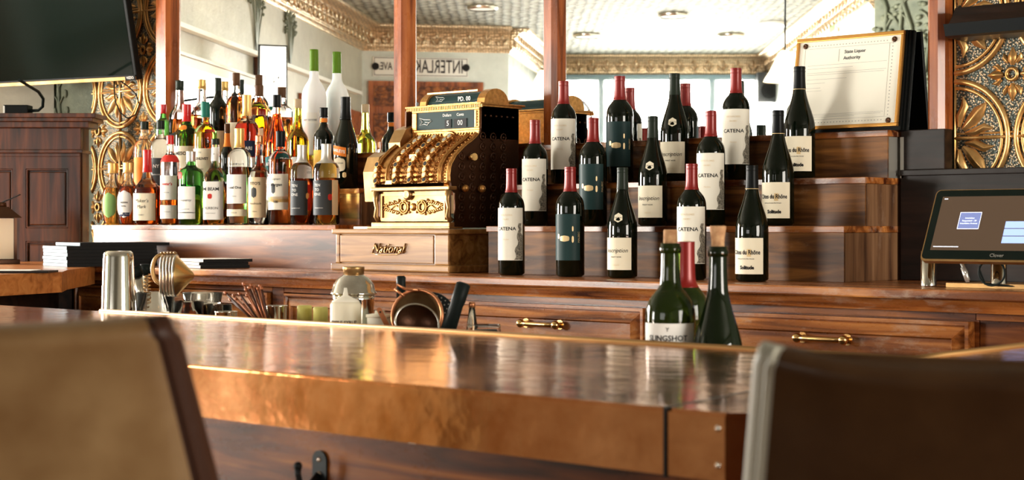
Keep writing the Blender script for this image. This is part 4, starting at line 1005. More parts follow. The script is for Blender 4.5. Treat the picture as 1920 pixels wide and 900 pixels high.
for z, a, b2 in ((.70, .12, .86), (.665, .12, .55), (.62, .12, .86), (.60, .12, .84), (.55, .12, .50), (.51, .12, .30), (.46, .12, .26), (.43, .12, .27), (.22, .12, .20), (.18, .12, .86), (.165, .12, .84), (.15, .12, .60)):
    box(bm, cw * a, cw * b2, -.0035, -.003, ch * z, ch * z + .0007)
for i in range(26): box(bm, cw * (.12 + .029 * i), cw * (.128 + .029 * i), -.0035, -.003, ch * .905, ch * .914); box(bm, cw * (.12 + .029 * i), cw * (.128 + .029 * i), -.0035, -.003, ch * .09, ch * .099)
for i in range(22): box(bm, cw * .90, cw * .908, -.0035, -.003, ch * (.14 + .035 * i), ch * (.15 + .035 * i))
box(bm, cw * .41, cw * .413, -.0035, -.003, ch * .73, ch * .86)
obj('fine_print', bm, 'stone', pp)
bm = B()
for x0, x1, z0, z1 in ((.085, .93, .88, .883), (.085, .93, .125, .128), (.085, .0865, .125, .883), (.875, .8765, .125, .883)): box(bm, cw * x0, cw * x1, -.0034, -.003, ch * z0, ch * z1)
obj('border', bm, 'stone', pp)
for x in (.085, .915):
    for z in (.915, .085):
        bm = B(); lathe(bm, [(.0072, 0), (.0072, .002), (.004, .0035), (.0015, .002)], 16, mtx=Matrix.Translation((cw * x, -.003, ch * z)) @ Matrix.Rotation(R(90), 4, 'X')); obj('rosette', bm, 'brass_dark', cf)

# ================================================================== POINT OF SALE TABLET
tp = onY(1724, 3.30, 489); tb_ = thing('sale_tablet', 'large touch screen sales tablet tilted back on a chrome foot at the counter end', 'tablet', (tp.x, 3.30, Z0))
tz = tp.z - Z0; SL = R(-27)
def tilt(o): o.location = (0, 0, tz); o.rotation_euler = (SL, 0, 0); return o
bm = B()
def rrect(x0, x1, z0, z1, r, n=6):
    pts = []
    for cx_, cz_, a0 in ((x1 - r, z1 - r, 0), (x0 + r, z1 - r, 90), (x0 + r, z0 + r, 180), (x1 - r, z0 + r, 270)):
        for k in range(n + 1): a_ = R(a0 + 90 * k / n); pts.append((cx_ + r * math.cos(a_), cz_ + r * math.sin(a_)))
    return pts
def slab(bm, pts, y0, y1, mi=0):
    a = [bm.verts.new((x, y0, z)) for x, z in pts]; b2 = [bm.verts.new((x, y1, z)) for x, z in pts]; n = len(pts)
    fs = [bm.faces.new(a), bm.faces.new(b2[::-1])] + [bm.faces.new((a[(i + 1) % n], a[i], b2[i], b2[(i + 1) % n])) for i in range(n)]
    for f in fs: f.material_index = mi
TW, TH = .34, .176
slab(bm, rrect(0, TW, 0, TH, .012), 0, .012); casing = tilt(obj('casing', bm, 'silver', tb_)); casing['label'] = 'pale metal casing'
bm = B(); slab(bm, rrect(.003, TW - .003, .005, TH - .002, .010), -.0012, 0); scr = tilt(obj('screen', bm, 'screen', tb_))
M['screen_glow'] = mat('lit_screen_panel', (.10, .12, .24), .3, emit=.9); M['screen_blue'] = mat('lit_screen_button', (.22, .30, .62), .3, emit=.9); M['screen_txt'] = mat('lit_screen_text', (.8, .85, 1), .3, emit=.8); M['screen_bg'] = mat('lit_screen_background', (.055, .035, .022), .25, emit=.55)
bm = B(); box(bm, .020, TW - .02, -.0016, -.0012, .026, TH - .018); obj('display', bm, 'screen_bg', scr)
bm = B(); box(bm, .072, .122, -.0021, -.0016, .078, .118); obj('message_box', bm, 'screen_glow', scr)
bm = B()
for x0, x1, z0, z1 in ((.072, .122, .1175, .1185), (.072, .122, .0775, .0785), (.072, .0728, .078, .118), (.1215, .1223, .078, .118), (.026, .085, .0335, .035), (.026, .034, .151, .153)): box(bm, x0, x1, -.0024, -.0021, z0, z1)
obj('screen_line', bm, 'screen_txt', scr)
for i, s in enumerate(('Interlaken', 'Requested - 20', 'Interlaken Avenue')): flat_text(scr, s, .0055, (.097, -.0025, .104 - i * .0065), 'screen_txt')
bm = B()
for i in range(3): box(bm, .182, .24, -.0021, -.0016, .044 + i * .018, .060 + i * .018)
obj('screen_button', bm, 'screen_blue', scr)
flat_text(scr, 'Clover', .0115, (.178, -.0016, .0145), 'stone')
px0 = onZ(1754, 536, Z0)
for xq in (.002, .17):
    bm = B(); lathe(bm, [(.018, 0), (.0175, .002), (.0165, tz + .02)], 24, c=(px0.x - tp.x + xq, .085, .0005)); obj('stand_post', bm, 'chrome', tb_)
bm = B(); prism(bm, [(.035, .055), (.24, .055), (.24, .19), (.06, .19)], .0005, .010); obj('stand_base', bm, 'silver', tb_)
bm = B(); box(bm, px0.x - tp.x - .0, px0.x - tp.x + .18, .075, .095, tz + .012, tz + .024, bev=.002); obj('cross_bar', bm, 'steel', tb_)
bm = B(); lp = [(.150 + .03 * math.cos(a), .04, .035 + .028 * math.sin(a)) for a in [k * math.pi / 12 for k in range(-14, 12)]]
tube(bm, lp + [(.13, .05, .01), (.22, .06, .004)], .0024, 8); obj('cable', bm, 'rubber', tb_)
bm = B(); tube(bm, [(.072, .05, tz), (.088, .045, .035), (.092, .045, .013)], .004, 8); tube(bm, [(.080, .047, .045), (.092, .045, .016)], .006, 8); obj('plug_lead', bm, 'grey_cap', tb_)

# dark moulded wall shelf over the right tin panel
wsx = onY(1770, 3.70).x; zt, zm, zbm = [ZC + (HY - y) * (3.7 / ray(1800)[1]) / F for y in (10, 43, 68)]
ws = thing('wall_shelf', 'black and grey moulded shelf fixed across the right tin wall', 'shelf', (wsx, 3.70, zbm))
bm = B(); h1 = zt - zbm; h0 = zm - zbm
prismx(bm, [(0, h0), (.02, h0 + (h1 - h0) * .5), (.035, h1), (.128, h1), (.128, h0)], .012, .95); obj('moulding', bm, 'wood_dark', ws)
bm = B(); prismx(bm, [(-.004, h0), (.006, .004), (.02, 0), (.128, 0), (.128, h0)], 0, .95); obj('board', bm, 'iron', ws)

# ================================================================== TELEVISION
def cam_thing(name, label, cat, px, d, z=0., turn=0., group=None):
    p = at(px, HY, d); return thing(name, label, cat, (p.x, p.y, z), ANG + turn, group)
c = at(258, 150, 6.33)
tv = thing('television', 'large black flat television tilted down at the top left corner', 'television', c, ANG - R(27)); tv.rotation_euler = (R(12.5), 0, ANG - R(27))
tw, th_ = .72, .50
bm = B(); box(bm, -tw, 0, 0, .030, 0, th_, bev=.004); box(bm, -tw + .1, -.22, .030, .055, .08, th_ - .1, bev=.008); obj('casing', bm, 'black', tv)
bm = B(); box(bm, -tw + .016, -.016, -.001, 0, .022, th_ - .014); obj('screen', bm, 'screen', tv)
bm = B(); box(bm, -tw + .004, -.004, -.004, 0, .001, .015, bev=.001); st = obj('lower_trim', bm, 'silver', tv); st['label'] = 'silver strip'
bm = B(); box(bm, -.055, -.004, -.006, -.004, 0, .021, bev=.001); bd = obj('badge', bm, 'black', tv)
flat_text(bd, 'VIZIO', .014, (-.030, -.0065, .0105), 'paper2', bold=.0003)
bm = B(); box(bm, -.45, -.28, .055, .105, .20, .32); obj('wall_bracket', bm, 'black', tv)
bm = B(); cpt = [onY(p[0], YM - .012, p[1]) for p in ((214, 140), (214, 165), (216, 190), (226, 212), (240, 222), (254, 215), (261, 196), (256, 178), (244, 165), (226, 152), (222, 140))]

tube(bm, cpt, .0028, 7); o = obj('hanging_cable', bm, 'rubber'); tag(o, 'thin black cable looping below the television', 'cable')

# ================================================================== LEFT CORNER
D = 6.40
def lx(px): return (px - CX) / F * D
def lz(py): return ZC + (HY - py) * D / F
cc = thing('panelled_cabinet', 'dark mahogany panelled corner cabinet with a moulded top under the television', 'cabinet', (0, 0, 0), ANG)
def cy(v): return D + v
bm = B(); box(bm, lx(-70), lx(152), cy(.02), cy(.12), .02, lz(222)); obj('body', bm, 'wood_darkv', cc)
bm = B()
x0 = lx(-75)
for e, za, zb in ((186, 222, 214), (180, 229, 222), (170, 240, 229), (152, 281, 240), (156, 287, 281), (150, 294, 287)):
    dep = (e - 150) / 36 * .06
    box(bm, x0, lx(e), cy(-dep), cy(.12), lz(za), lz(zb), bev=.002)
obj('cornice', bm, 'wood_darkv', cc)
bm = B()
for a_, b_, t_, u_ in ((-75, -28, 294, 640), (24, 48, 294, 640), (128, 150, 294, 640)): box(bm, lx(a_), lx(b_), cy(0), cy(.02), lz(u_), lz(t_))
for a_, b_ in ((-28, 24), (48, 128)):
    for t_, u_ in ((294, 316), (428, 452)): box(bm, lx(a_), lx(b_), cy(0), cy(.02), lz(u_), lz(t_))
obj('door_frame', bm, 'wood_darkv', cc)
for a_, b_ in ((-28, 24), (48, 128)):
    for t_, u_ in ((316, 428), (452, 640)):
        bm = B(); X0_, X1_, Z0_, Z1_ = lx(a_), lx(b_), lz(u_), lz(t_)
        box(bm, X0_ + .012, X1_ - .012, cy(.008), cy(.02), Z0_ + .012, Z1_ - .012, bev=.005)
        for q in ((X0_, X1_, Z1_ - .007, Z1_), (X0_, X1_, Z0_, Z0_ + .007), (X0_, X0_ + .007, Z0_, Z1_), (X1_ - .007, X1_, Z0_, Z1_)): box(bm, q[0], q[1], cy(.002), cy(.02), q[2], q[3], bev=.002)
        obj('raised_panel', bm, 'wood_darkv', cc)
# plaster branches on the green wall above the cabinet
for sd, pxs in ((3, (70, 212)), (4, (112, 214))):
    bm = B(); rnd = random.Random(sd); p0 = onY(pxs[0] + 4, YM + .045, 260)
    pts = [p0]
    for k in range(6): pts.append(pts[-1] + V(rnd.uniform(-.015, .015), 0, .07))
    tube(bm, pts, .008, 6, taper=[1, .9, .9, .8, .7, .6, .4])
    for q in pts[1:]:
        for s in (-1, 1):
            e_ = q + V(s * .045, 0, .045); tube(bm, [q, q.lerp(e_, .5) + V(0, 0, .008), e_], .004, 5); sphere(bm, e_, .012, 1, .5, 1.5, u=6, v=4)
    struct(obj('wall_relief', bm, 'plaster_green'))
for pxs in ((1656, 1), (1682, 2), (1712, 3), (1733, 4)):
    bm = B(); rnd = random.Random(pxs[1] + 20); p = onY(0, 1).copy()
    z = .9; base = mir(pxs[0], 430, 10.4); pts = [V(base.x, PR.y + .012, .9)]
    for k in range(14): pts.append(pts[-1] + V(rnd.uniform(-.05, .05), 0, .13))
    tube(bm, pts, .012, 6)
    for q in pts[2:]:
        s = rnd.choice((-1, 1)); e_ = q + V(s * .09, 0, .10); tube(bm, [q, q.lerp(e_, .5) + V(0, 0, .02), e_], .007, 5)
        for _ in range(4): sphere(bm, e_ + V(rnd.uniform(-.05, .05), 0, rnd.uniform(-.05, .05)), .022, 1, .5, .7, u=6, v=4)
    struct(obj('wall_relief', bm, 'plaster_green'))
rb = cam_thing('router_box', 'small black network box on the panelled cabinet below the television', 'router', 33, 6.43, lz(213.5))
bm = B(); box(bm, -.05, .045, -.02, .05, 0, .036, bev=.003); obj('housing', bm, 'black', rb)
bm = B(); box(bm, -.050, -.044, -.0205, -.02, .004, .032); obj('light_strip', bm, 'grey_cap', rb)
bm = B(); tube(bm, [at(54, 208, 6.43), at(72, 207, 6.43), at(80, 200, 6.42), at(81, 185, 6.4), at(72, 172, 6.3), at(52, 160, 6.2), at(36, 150, 6.1)], .006, 8)
tag(obj('power_cable', bm, 'rubber'), 'thick black cable rising from the router box to the television', 'cable')

# counter slab returning towards the camera on the left
bm = B(); prism(bm, [(-3.98, 2.04), (-4.26, 2.74), (-4.42, 2.86), (-4.80, 3.215), (-4.995, 3.215), (-4.995, 3.70), (-5.50, 3.62), (-5.98, 3.20), (-5.2, 2.04)], Z0 - .060, Z0)
o = obj('counter_slab', bm, 'wood_orange'); tag(o, 'orange brown wooden counter slab at the far left carrying menus', 'counter')
bm = B(); prism(bm, [(-4.45, 2.10), (-4.60, 2.80), (-4.995, 3.20), (-4.995, 3.66), (-5.44, 3.58), (-5.85, 3.15), (-5.2, 2.10)], .02, Z0 - .0605)
tag(obj('low_cabinet', bm, 'wood_dark'), 'dark cabinet base below the orange counter slab at far left', 'cabinet')
def menu_stack(px, pyb, n, h, rv, lv, shift, labf, grp, edge, covers, hi=.0):
    p = onZ(px, pyb, Z0)
    cr_, sr_ = math.cos(ANG), math.sin(ANG)
    def w_(v): return Vector((cr_ * v[0] - sr_ * v[1], sr_ * v[0] + cr_ * v[1]))
    r_, l_ = w_(rv), w_(lv)
    for i in range(n):
        sh_ = Vector(shift[i]) if i < len(shift) else Vector((0, 0)); sh_ = w_(sh_); z = Z0 + .0005 + i * h
        m = thing('menu', labf[i] if isinstance(labf, list) else labf, 'menu', (p.x + sh_.x, p.y + sh_.y, z), 0, grp)
        for nm, a_, b2, mt, ins in (('back_cover', 0, .0022, 'menu', 0), ('pages', .0022, h - .0025, edge, .002), ('front_cover', h - .0025, h - .0005, covers, 0)):
            bm = B(); q = [Vector((0, 0)), r_, r_ + l_, l_]; c_ = (r_ + l_) / 2
            q = [v + (c_ - v).normalized() * ins * 1.2 for v in q]; prism(bm, q, a_, b2)
            obj(nm, bm, mt, m)
        bm = B(); ru = r_.normalized() * .0015; o2 = -l_.normalized() * .0012
        prism(bm, [o2 * 0 , r_, r_ + o2, o2], .0, h - .0005); obj('spine', bm, 'menu', m)
        bm = B(); o3 = -r_.normalized() * .0012; prism(bm, [o3 * 0, l_, l_ + o3, o3], .0012, h - .0012); obj('edge_band', bm, edge, m)
where = ['lowest of the tall stack', 'second from bottom of the tall stack', 'third from bottom of the tall stack', 'middle of the tall stack', 'third from top of the tall stack', 'second from top of the tall stack', 'topmost of the tall stack']
menu_stack(126, 501, 7, .0115, (.26, .175), (-.135, .20), [(0, 0), (.0, .002), (-.002, 0), (.001, .001), (0, 0), (-.002, .002), (.035, .03)], ['black menu with blue grey page edges, ' + w for w in where], 'menus in the tall stack on the left counter', 'menu_page', 'menu')
menu_stack(376, 504, 3, .0100, (.14, .10), (-.13, .18), [(0, 0), (-.005, .003), (.008, .005)], ['black menu with white page edges, lowest of the low stack', 'black menu with white page edges, middle of the low stack', 'black menu with white cover sheet, top of the low stack'], 'menus in the low stack before the liquor step', 'menu_page2', 'menu_page2')
p = onZ(30, 513, Z0)
m = thing('menu_board', 'thin dark clipboard with white sheet lying at the far left counter edge', 'clipboard', (p.x - .07, p.y + .05, Z0 + .0005), ANG)
bm = B(); box(bm, -.16, .10, -.05, .06, 0, .006, bev=.001); obj('board', bm, 'wood_dark', m)
bm = B(); box(bm, -.15, .05, -.045, .055, .006, .008); obj('sheet', bm, 'menu_page2', m)
# lantern
ln = cam_thing('lantern', 'dark metal candle lantern with cream panes at the far left edge', 'lantern', 2, 5.95, Z0 + .0005, R(28)); ln.location.z = Z0 + .0005
bm = B()
for x in (-.042, .042):
    for y in (-.042, .042): box(bm, x - .005, x + .005, y - .005, y + .005, .016, .165)
box(bm, -.056, .056, -.056, .056, 0, .016, bev=.002); obj('frame', bm, 'brass_dark', ln)
bm = B(); vs = [bm.verts.new((x, y, .165)) for x, y in ((-.062, -.062), (.062, -.062), (.062, .062), (-.062, .062))]; v2 = [bm.verts.new((x * .35, y * .35, .205)) for x, y in ((-.062, -.062), (.062, -.062), (.062, .062), (-.062, .062))]
bm.faces.new(vs[::-1]); bm.faces.new(v2)
for k in range(4): bm.faces.new((vs[k], vs[(k + 1) % 4], v2[(k + 1) % 4], v2[k]))
lathe(bm, [(.02, .205), (.018, .220), (.004, .222)], 12); obj('roof', bm, 'brass_dark', ln)
bm = B(); tube(bm, [(.0, 0, .22), (.03, 0, .232), (.06, 0, .246), (.068, 0, .25)], .0025, 6); obj('handle', bm, 'iron', ln)
bm = B()
for a_ in range(4): 
    mt_ = Matrix.Rotation(a_ * math.pi / 2, 4, 'Z'); vs = box(bm, -.036, .036, -.043, -.041, .018, .163); bmesh.ops.transform(bm, matrix=mt_, verts=vs)
obj('pane', bm, 'cream', ln)

# ================================================================== THE BAR
ZB = 1.025
outer = [(-4.6, 1.286), (-.890, 1.286), (-.38, 1.796), (-.38, 3.17), (-1.068, 3.17), (-1.068, 1.973), (-4.6, 1.973)]
bm = B(); prism(bm, outer, .960, ZB)
es = [e for e in bm.edges if all(v.co.z > 1 for v in e.verts)]
bmesh.ops.bevel(bm, geom=es, offset=.003, segments=2, affect='EDGES')
# subdivide the top a little so the beaten sheet can ripple
bar = thing('copper_bar', 'long copper clad bar counter with dark wooden front', 'bar counter', (0, 0, 0))
ct = obj('copper_top', bm, 'copper', bar)
inn = [(-4.6, 1.330), (-.905, 1.330), (-.424, 1.812), (-.424, 3.13), (-1.03, 3.13), (-1.03, 1.935), (-4.6, 1.935)]
bm = B(); prism(bm, inn, .09, .960)
wf = obj('wooden_front', bm, 'wood_red', bar)
bm = B(); prism(bm, [(x * 1.0, y + (.04 if y < 1.5 else 0)) for x, y in inn], 0.0005, .09); obj('plinth', bm, 'wood_dark', bar)
bm = B(); lx0 = onY(191, 1.973).x; tube(bm, [(lx0, 1.970, ZB + .001), (-1.078, 1.970, ZB + .001), (-1.066, 1.98, ZB + .001), (-1.066, 3.17, ZB + .001)], .0045, 10); rl = obj('edge_rail', bm, 'rail_brass', bar); rl['label'] = 'raised brass edge'
sx = -.959
bm = B(); box(bm, sx - .0012, sx + .0012, 1.2835, 1.29, .958, ZB + .0005); prism(bm, [(sx - .0012, 1.286), (sx + .0012, 1.286), (-1.064, 1.968), (-1.068, 1.968)], ZB - .001, ZB + .0006); obj('seam', bm, 'iron', bar)
bm = B()
for z in (1.010, .975):
    lathe(bm, [(.0032, 0), (.003, .0012), (.0, .0016)], 12, mtx=Matrix.Translation((-.898, 1.286, z)) @ Matrix.Rotation(R(90), 4, 'X'), cap=False)
obj('screw', bm, 'chrome', bar)
# chipped white paint line beneath the copper
bm = B(); rnd = random.Random(5); x = -2.05
while x < -1.35:
    w = rnd.uniform(.004, .03)
    if rnd.random() < .7: box(bm, x, x + w, 1.3294, 1.331, .951 + rnd.uniform(0, .002), .954 + rnd.uniform(0, .002))
    x += w + rnd.uniform(0, .012)
obj('paint_chip', bm, 'stone', bar)
# coat hook
hk = onY(602, 1.33, 872); h = thing('coat_hook', 'black iron coat hook screwed under the copper bar edge', 'hook', (hk.x, 1.3298, hk.z - .0), 0)
bm = B(); slab(bm, rrect(-.0125, .0125, -.028, .018, .0120), -.003, 0); obj('plate', bm, 'iron', h)
bm = B(); tube(bm, [(0, -.003, -.012), (-.001, -.014, -.020), (-.002, -.020, -.026), (-.003, -.029, -.022), (-.004, -.033, -.008), (-.004, -.033, .000)], .0038, 10, taper=[1.4, 1.1, 1, 1, 1, 1.2]); sphere(bm, (-.004, -.033, .002), .0054); obj('prong', bm, 'iron', h)
for z in (.007, -.010):
    bm = B(); lathe(bm, [(.0032, 0), (.0026, .0015), (.0, .0018)], 12, mtx=Matrix.Translation((0, -.003, z)) @ Matrix.Rotation(R(90), 4, 'X'), cap=False); obj('screw', bm, 'chrome', h)

# ------------------------------------------------------------------ work shelf behind the bar
ZS = .950
wsf = thing('work_shelf', 'steel work shelf behind the copper bar holding bar tools', 'shelf', (0, 0, 0))
xw = -2.02
bm = B(); box(bm, -4.0, xw, 1.985, 2.50, ZS - .02, ZS, bev=.002); obj('tray', bm, 'steel', wsf)
bm = B(); box(bm, xw + .004, -1.10, 1.985, 2.42, .850, .870, bev=.002); obj('bottle_well', bm, 'steel', wsf)
for x in (-3.95, xw - .03, xw + .02, -1.14):
    bm = B(); box(bm, x - .015, x + .015, 2.0, 2.03, .0, .85 if x > xw else ZS - .02); box(bm, x - .015, x + .015, 2.37, 2.40, .0, .85 if x > xw else ZS - .02); obj('leg', bm, 'steel', wsf)
def on_shelf(name, label, cat, px, Y, rz=ANG, z=ZS, group=None):
    p = onY(px, Y); return thing(name, label, cat, (p.x, Y, z + .0005), rz, group)
def scl(px, Y): return (Y / ray(px)[1]) / F           # metres per pixel
def ztop(px, py, Y): return ZC + (HY - py) * scl(px, Y)
# upturned shaking tin
Y = 2.05; t = on_shelf('shaker_tin', 'tall polished steel shaker tin standing upside down', 'shaker', 222, Y); s = scl(222, Y); H = ztop(222, 471, Y) - ZS
bm = B(); lathe(bm, [(34 * s, 0), (34.6 * s, .002), (34 * s, .005), (28 * s, H - .012), (26.5 * s, H - .004), (23 * s, H), (0, H - .001)], 40); obj('body', bm, 'chrome', t)
# glass holding jigger, spring strainers and cone strainer
Y = 2.16; s = scl(275, Y); t = on_shelf('tool_glass', 'clear mixing glass crammed with bar strainers beside the steel tin', 'glass', 290, Y); Hg = ztop(290, 548, Y) - ZS
bm = B(); lathe(bm, [(32 * s, 0), (35 * s, .004), (37 * s, Hg), (34.5 * s, Hg), (32.5 * s, .008), (0, .008)], 32, cap=False); obj('glass_wall', bm, 'glass', t)
def tl_thing(name, label, cat, px, py, Y): p = onY(px, Y, py); return thing(name, label, cat, p, ANG)
Y = 2.155; s = scl(265, Y)
t = tl_thing('bar_peeler', 'silver bar tool with black rubber cap leaning left in the mixing glass', 'bar tool', 258, 500, Y)
tp_ = (0, 0, 0)
bm = B(); tube(bm, [(-5 * s, 0, 0), (-.5 * s, 0, -18 * s)], 12 * s, 16); obj('cap', bm, 'rubber', t)
bm = B(); tube(bm, [(-.5 * s, 0, -18 * s), (14 * s, 0, -82 * s)], 10 * s, 16, taper=[1, .75]); obj('shaft', bm, 'steel', t)
t = tl_thing('bar_muddler', 'black topped steel tool behind the leaning peeler', 'bar tool', 273, 495, Y + .045)
bm = B(); tube(bm, [(0, 0, 0), (0, 0, -18 * s)], 10 * s, 14); obj('cap', bm, 'rubber', t)
bm = B(); tube(bm, [(0, 0, -18 * s), (0, 0, -88 * s)], 5 * s, 12); obj('shaft', bm, 'steel', t)
t = tl_thing('spring_strainer', 'coiled wire spring strainer upright in the mixing glass', 'strainer', 276, 515, Y - .02)
bm = B(); coil = [(6 * s * math.cos(k * .9), 6 * s * math.sin(k * .9), -k * 0.95 * s) for k in range(70)]; tube(bm, coil, 1.2 * s, 5); obj('coil', bm, 'silver', t)
for i in range(5):
    t = tl_thing('round_strainer', 'round strainer hung edge on, ' + ['leftmost', 'second from left', 'middle one', 'second from right', 'rightmost'][i] + ' of the five beside the cone', 'strainer', 304 + i * 6, 517, Y); t['group'] = 'round strainers in the mixing glass'
    bm = B(); rp = [(0, 20 * s * math.sin(2 * math.pi * k / 28) + 3 * s, 37 * s * math.cos(2 * math.pi * k / 28)) for k in range(28)]
    tube(bm, rp, 2.1 * s, 8, closed=True); obj('rim', bm, 'steel', t)
    bm = B(); vs = [bm.verts.new(p) for p in rp]; r2 = [bm.verts.new((p[0] + .6 * s, p[1], p[2])) for p in rp]; bm.faces.new(vs); bm.faces.new(r2[::-1])
    for k in range(28): bm.faces.new((vs[(k + 1) % 28], vs[k], r2[k], r2[(k + 1) % 28]))
    obj('plate', bm, 'steel', t)
    bm = B(); tube(bm, [(k_ * .0 + 2 * s * math.cos(a_), 3 * s + 8 * s * math.sin(a_), 40 * s + 3.5 * s * math.sin(a_ / 2) ** 2) for k_, a_ in [(k, k * .45) for k in range(15)]], 1.3 * s, 6); obj('tab', bm, 'silver', t)
t = tl_thing('cone_strainer', 'conical brass toned fine strainer pointing right above the mixing glass', 'strainer', 331, 517, Y - .005)
bm = B(); lathe(bm, [(37 * s, 0), (35 * s, 3 * s), (20 * s, 17 * s), (6 * s, 30 * s), (0, 33 * s)], 36, mtx=Matrix.Rotation(R(90), 4, 'Y') @ Matrix.Rotation(R(-4), 4, 'X'), cap=False); obj('mesh_cone', bm, 'brass_bright', t)
bm = B(); tube(bm, [(0, 37 * s * math.cos(k * math.pi / 16), 37 * s * math.sin(k * math.pi / 16)) for k in range(32)], 2 * s, 8, closed=True); obj('rim', bm, 'steel', t)
t = tl_thing('strainer_loop', 'ribbed round metal loop handle behind the round strainers', 'strainer', 303, 505, Y + .04)
bm = B(); tube(bm, [(17 * s * math.cos(k * math.pi / 16), 0, 27 * s * math.sin(k * math.pi / 16)) for k in range(32)], 4 * s, 10, closed=True); obj('ring', bm, 'silver', t)
bm = B(); tube(bm, [(0, 0, -26 * s), (-4 * s, 0, -80 * s)], 3 * s, 8); obj('handle', bm, 'silver', t)
# garnish bowls
for i, (px, w, py, lab) in enumerate(((352, 60, 566, 'cut glass bowl of dark garnish beside the mixing glass'), (408, 54, 571, 'cut glass bowl of dark garnish beside the copper stirrers'))):
    Y = 2.16 + .03 * i; s = scl(px, Y); t = on_shelf('garnish_bowl', lab, 'bowl', px, Y); Hb = ztop(px, py, Y) - ZS
    bm = B(); lathe(bm, [(20 * s, 0), (w / 2 * s, Hb * .3), (w / 2 * s, Hb), (w / 2 * s - .002, Hb), (w / 2 * s - .003, Hb * .3), (18 * s, .004), (0, .004)], 30, cap=False); obj('glass_wall', bm, 'glass', t)
    bm = B(); rnd = random.Random(i)
    for k in range(90):
        a_ = rnd.uniform(0, 6.28); r_ = rnd.uniform(0, w / 2 * s - .010) ; sphere(bm, (r_ * math.cos(a_), r_ * math.sin(a_), rnd.uniform(.012, Hb - .002)), rnd.uniform(.004, .007), 1, 1, .8, u=6, v=4)
    g = obj('garnish', bm, 'brown_cap' if i else 'liq_brown', t); g['kind'] = 'stuff'
t = on_shelf('steel_dish', 'small pale oval dish resting behind the garnish bowls', 'dish', 380, 2.28); s = scl(380, 2.28); Hd = ztop(380, 549, 2.28) - ZS
bm = B(); lathe(bm, [(30 * s, 0), (34 * s, Hd * .8), (38 * s, Hd), (36 * s, Hd), (31 * s, Hd * .8), (0, Hd * .75)], 32, cap=False); obj('body', bm, 'glass', t)
for px, w, py, lab, yy in ((424, 42, 584, 'small open steel cup left of the copper stirrers', 2.05), (519, 40, 573, 'small open steel cup right of the copper stirrers', 2.10)):
    s = scl(px, yy); t = on_shelf('steel_cup', lab, 'cup', px, yy); Hc = ztop(px, py, yy) - ZS
    bm = B(); lathe(bm, [(w * .36 * s, 0), (w / 2 * s, Hc - .002), (w / 2 * s + .0012, Hc), (w / 2 * s - .001, Hc), (w * .34 * s, .002), (0, .002)], 28, cap=False); obj('body', bm, 'chrome', t)
# copper stirrers in a cup
Y = 2.055; px = 492; s = scl(px, Y); t = on_shelf('stirrer_cup', 'steel cup holding the bundle of copper stirrers', 'cup', px, Y); Hc = ztop(px, 604, Y) - ZS
bm = B(); lathe(bm, [(22 * s, 0), (25 * s, Hc), (24 * s, Hc), (21 * s, .003), (0, .003)], 24, cap=False); obj('body', bm, 'chrome', t)
cup = t.location.copy(); rnd = random.Random(11)
tips = [(421, 547), (437, 552), (441, 559), (448, 549), (456, 530), (460, 541), (466, 537), (470, 533), (474, 542), (478, 536), (483, 539), (487, 534), (490, 538), (462, 552), (452, 558), (430, 560)]
for i, (tx, ty) in enumerate(tips):
    p1 = onY(tx, Y + rnd.uniform(-.008, .012), ty); bx = 505 - (490 - tx) * .28; p0 = onY(bx, Y + rnd.uniform(-.006, .006), 612); 
    o = thing('copper_stirrer', 'thin copper brown stirrer fanning left out of the steel cup', 'stirrer', p0, 0, 'copper stirrers in the cup')
    bm = B(); tube(bm, [(0, 0, 0), (p1 - p0) * .93], .0022, 6); obj('stem', bm, 'stirrer' if i % 3 else 'stirrer_d', o)
    bm = B(); tube(bm, [(p1 - p0) * .93, p1 - p0], .0031, 6); obj('tip', bm, 'stirrer', o)
# little yellow jars
for px, w, py, lab in ((571, 28, 573, 'small square yellow bottle, left of the pair'), (601, 28, 576, 'small square yellow bottle, right of the pair')):
    Y = 2.12; s = scl(px, Y); t = on_shelf('bitters_jar', lab, 'jar', px, Y, group='pair of small yellow jars'); Hj = ztop(px, py, Y) - ZS
    hs = w / 2 * s
    bm = B(); box(bm, -hs * .9, hs * .9, -hs * .9, hs * .9, 0, Hj - 30 * s, bev=.003); obj('jar_body', bm, 'glass_amber', t)
    bm = B(); lathe(bm, [(hs, Hj - 30 * s), (hs, Hj - 2 * s), (hs * .9, Hj), (0, Hj)], 28); obj('lid', bm, 'yellowtop', t)
# squeeze bottle
Y = 2.045; px = 648; s = scl(px, Y); t = on_shelf('squeeze_bottle', 'pale plastic squeeze bottle of syrup with pointed nozzle', 'bottle', px, Y); Hq = ztop(px, 540, Y) - ZS; Ht = Hq - 26 * s
pr_ = [(26 * s, 0), (29 * s, .003), (29 * s, Ht - 6 * s), (26 * s, Ht)]
bm = B(); lathe(bm, pr_, 32); bd_ = obj('bottle_body', bm, 'milk', t)
bm = B(); lathe(bm, [(26 * s, Ht), (25 * s, Ht + 2 * s), (12 * s, Ht + 8 * s), (5 * s, Ht + 12 * s), (2.6 * s, Hq), (0, Hq)], 28); obj('nozzle', bm, 'white', t)
class Cyl:
    pass
cl = Shape('bordeaux', 29 * s, 1); cl.p = [(29 * s, 0), (29 * s, .001), (29 * s, 1)]
wrap_text(cl, bd_, 'SIMPLE SYRUP', .0085, Ht - 38 * s, R(-4), 'brown_cap', e=.0007, bold=.0002)
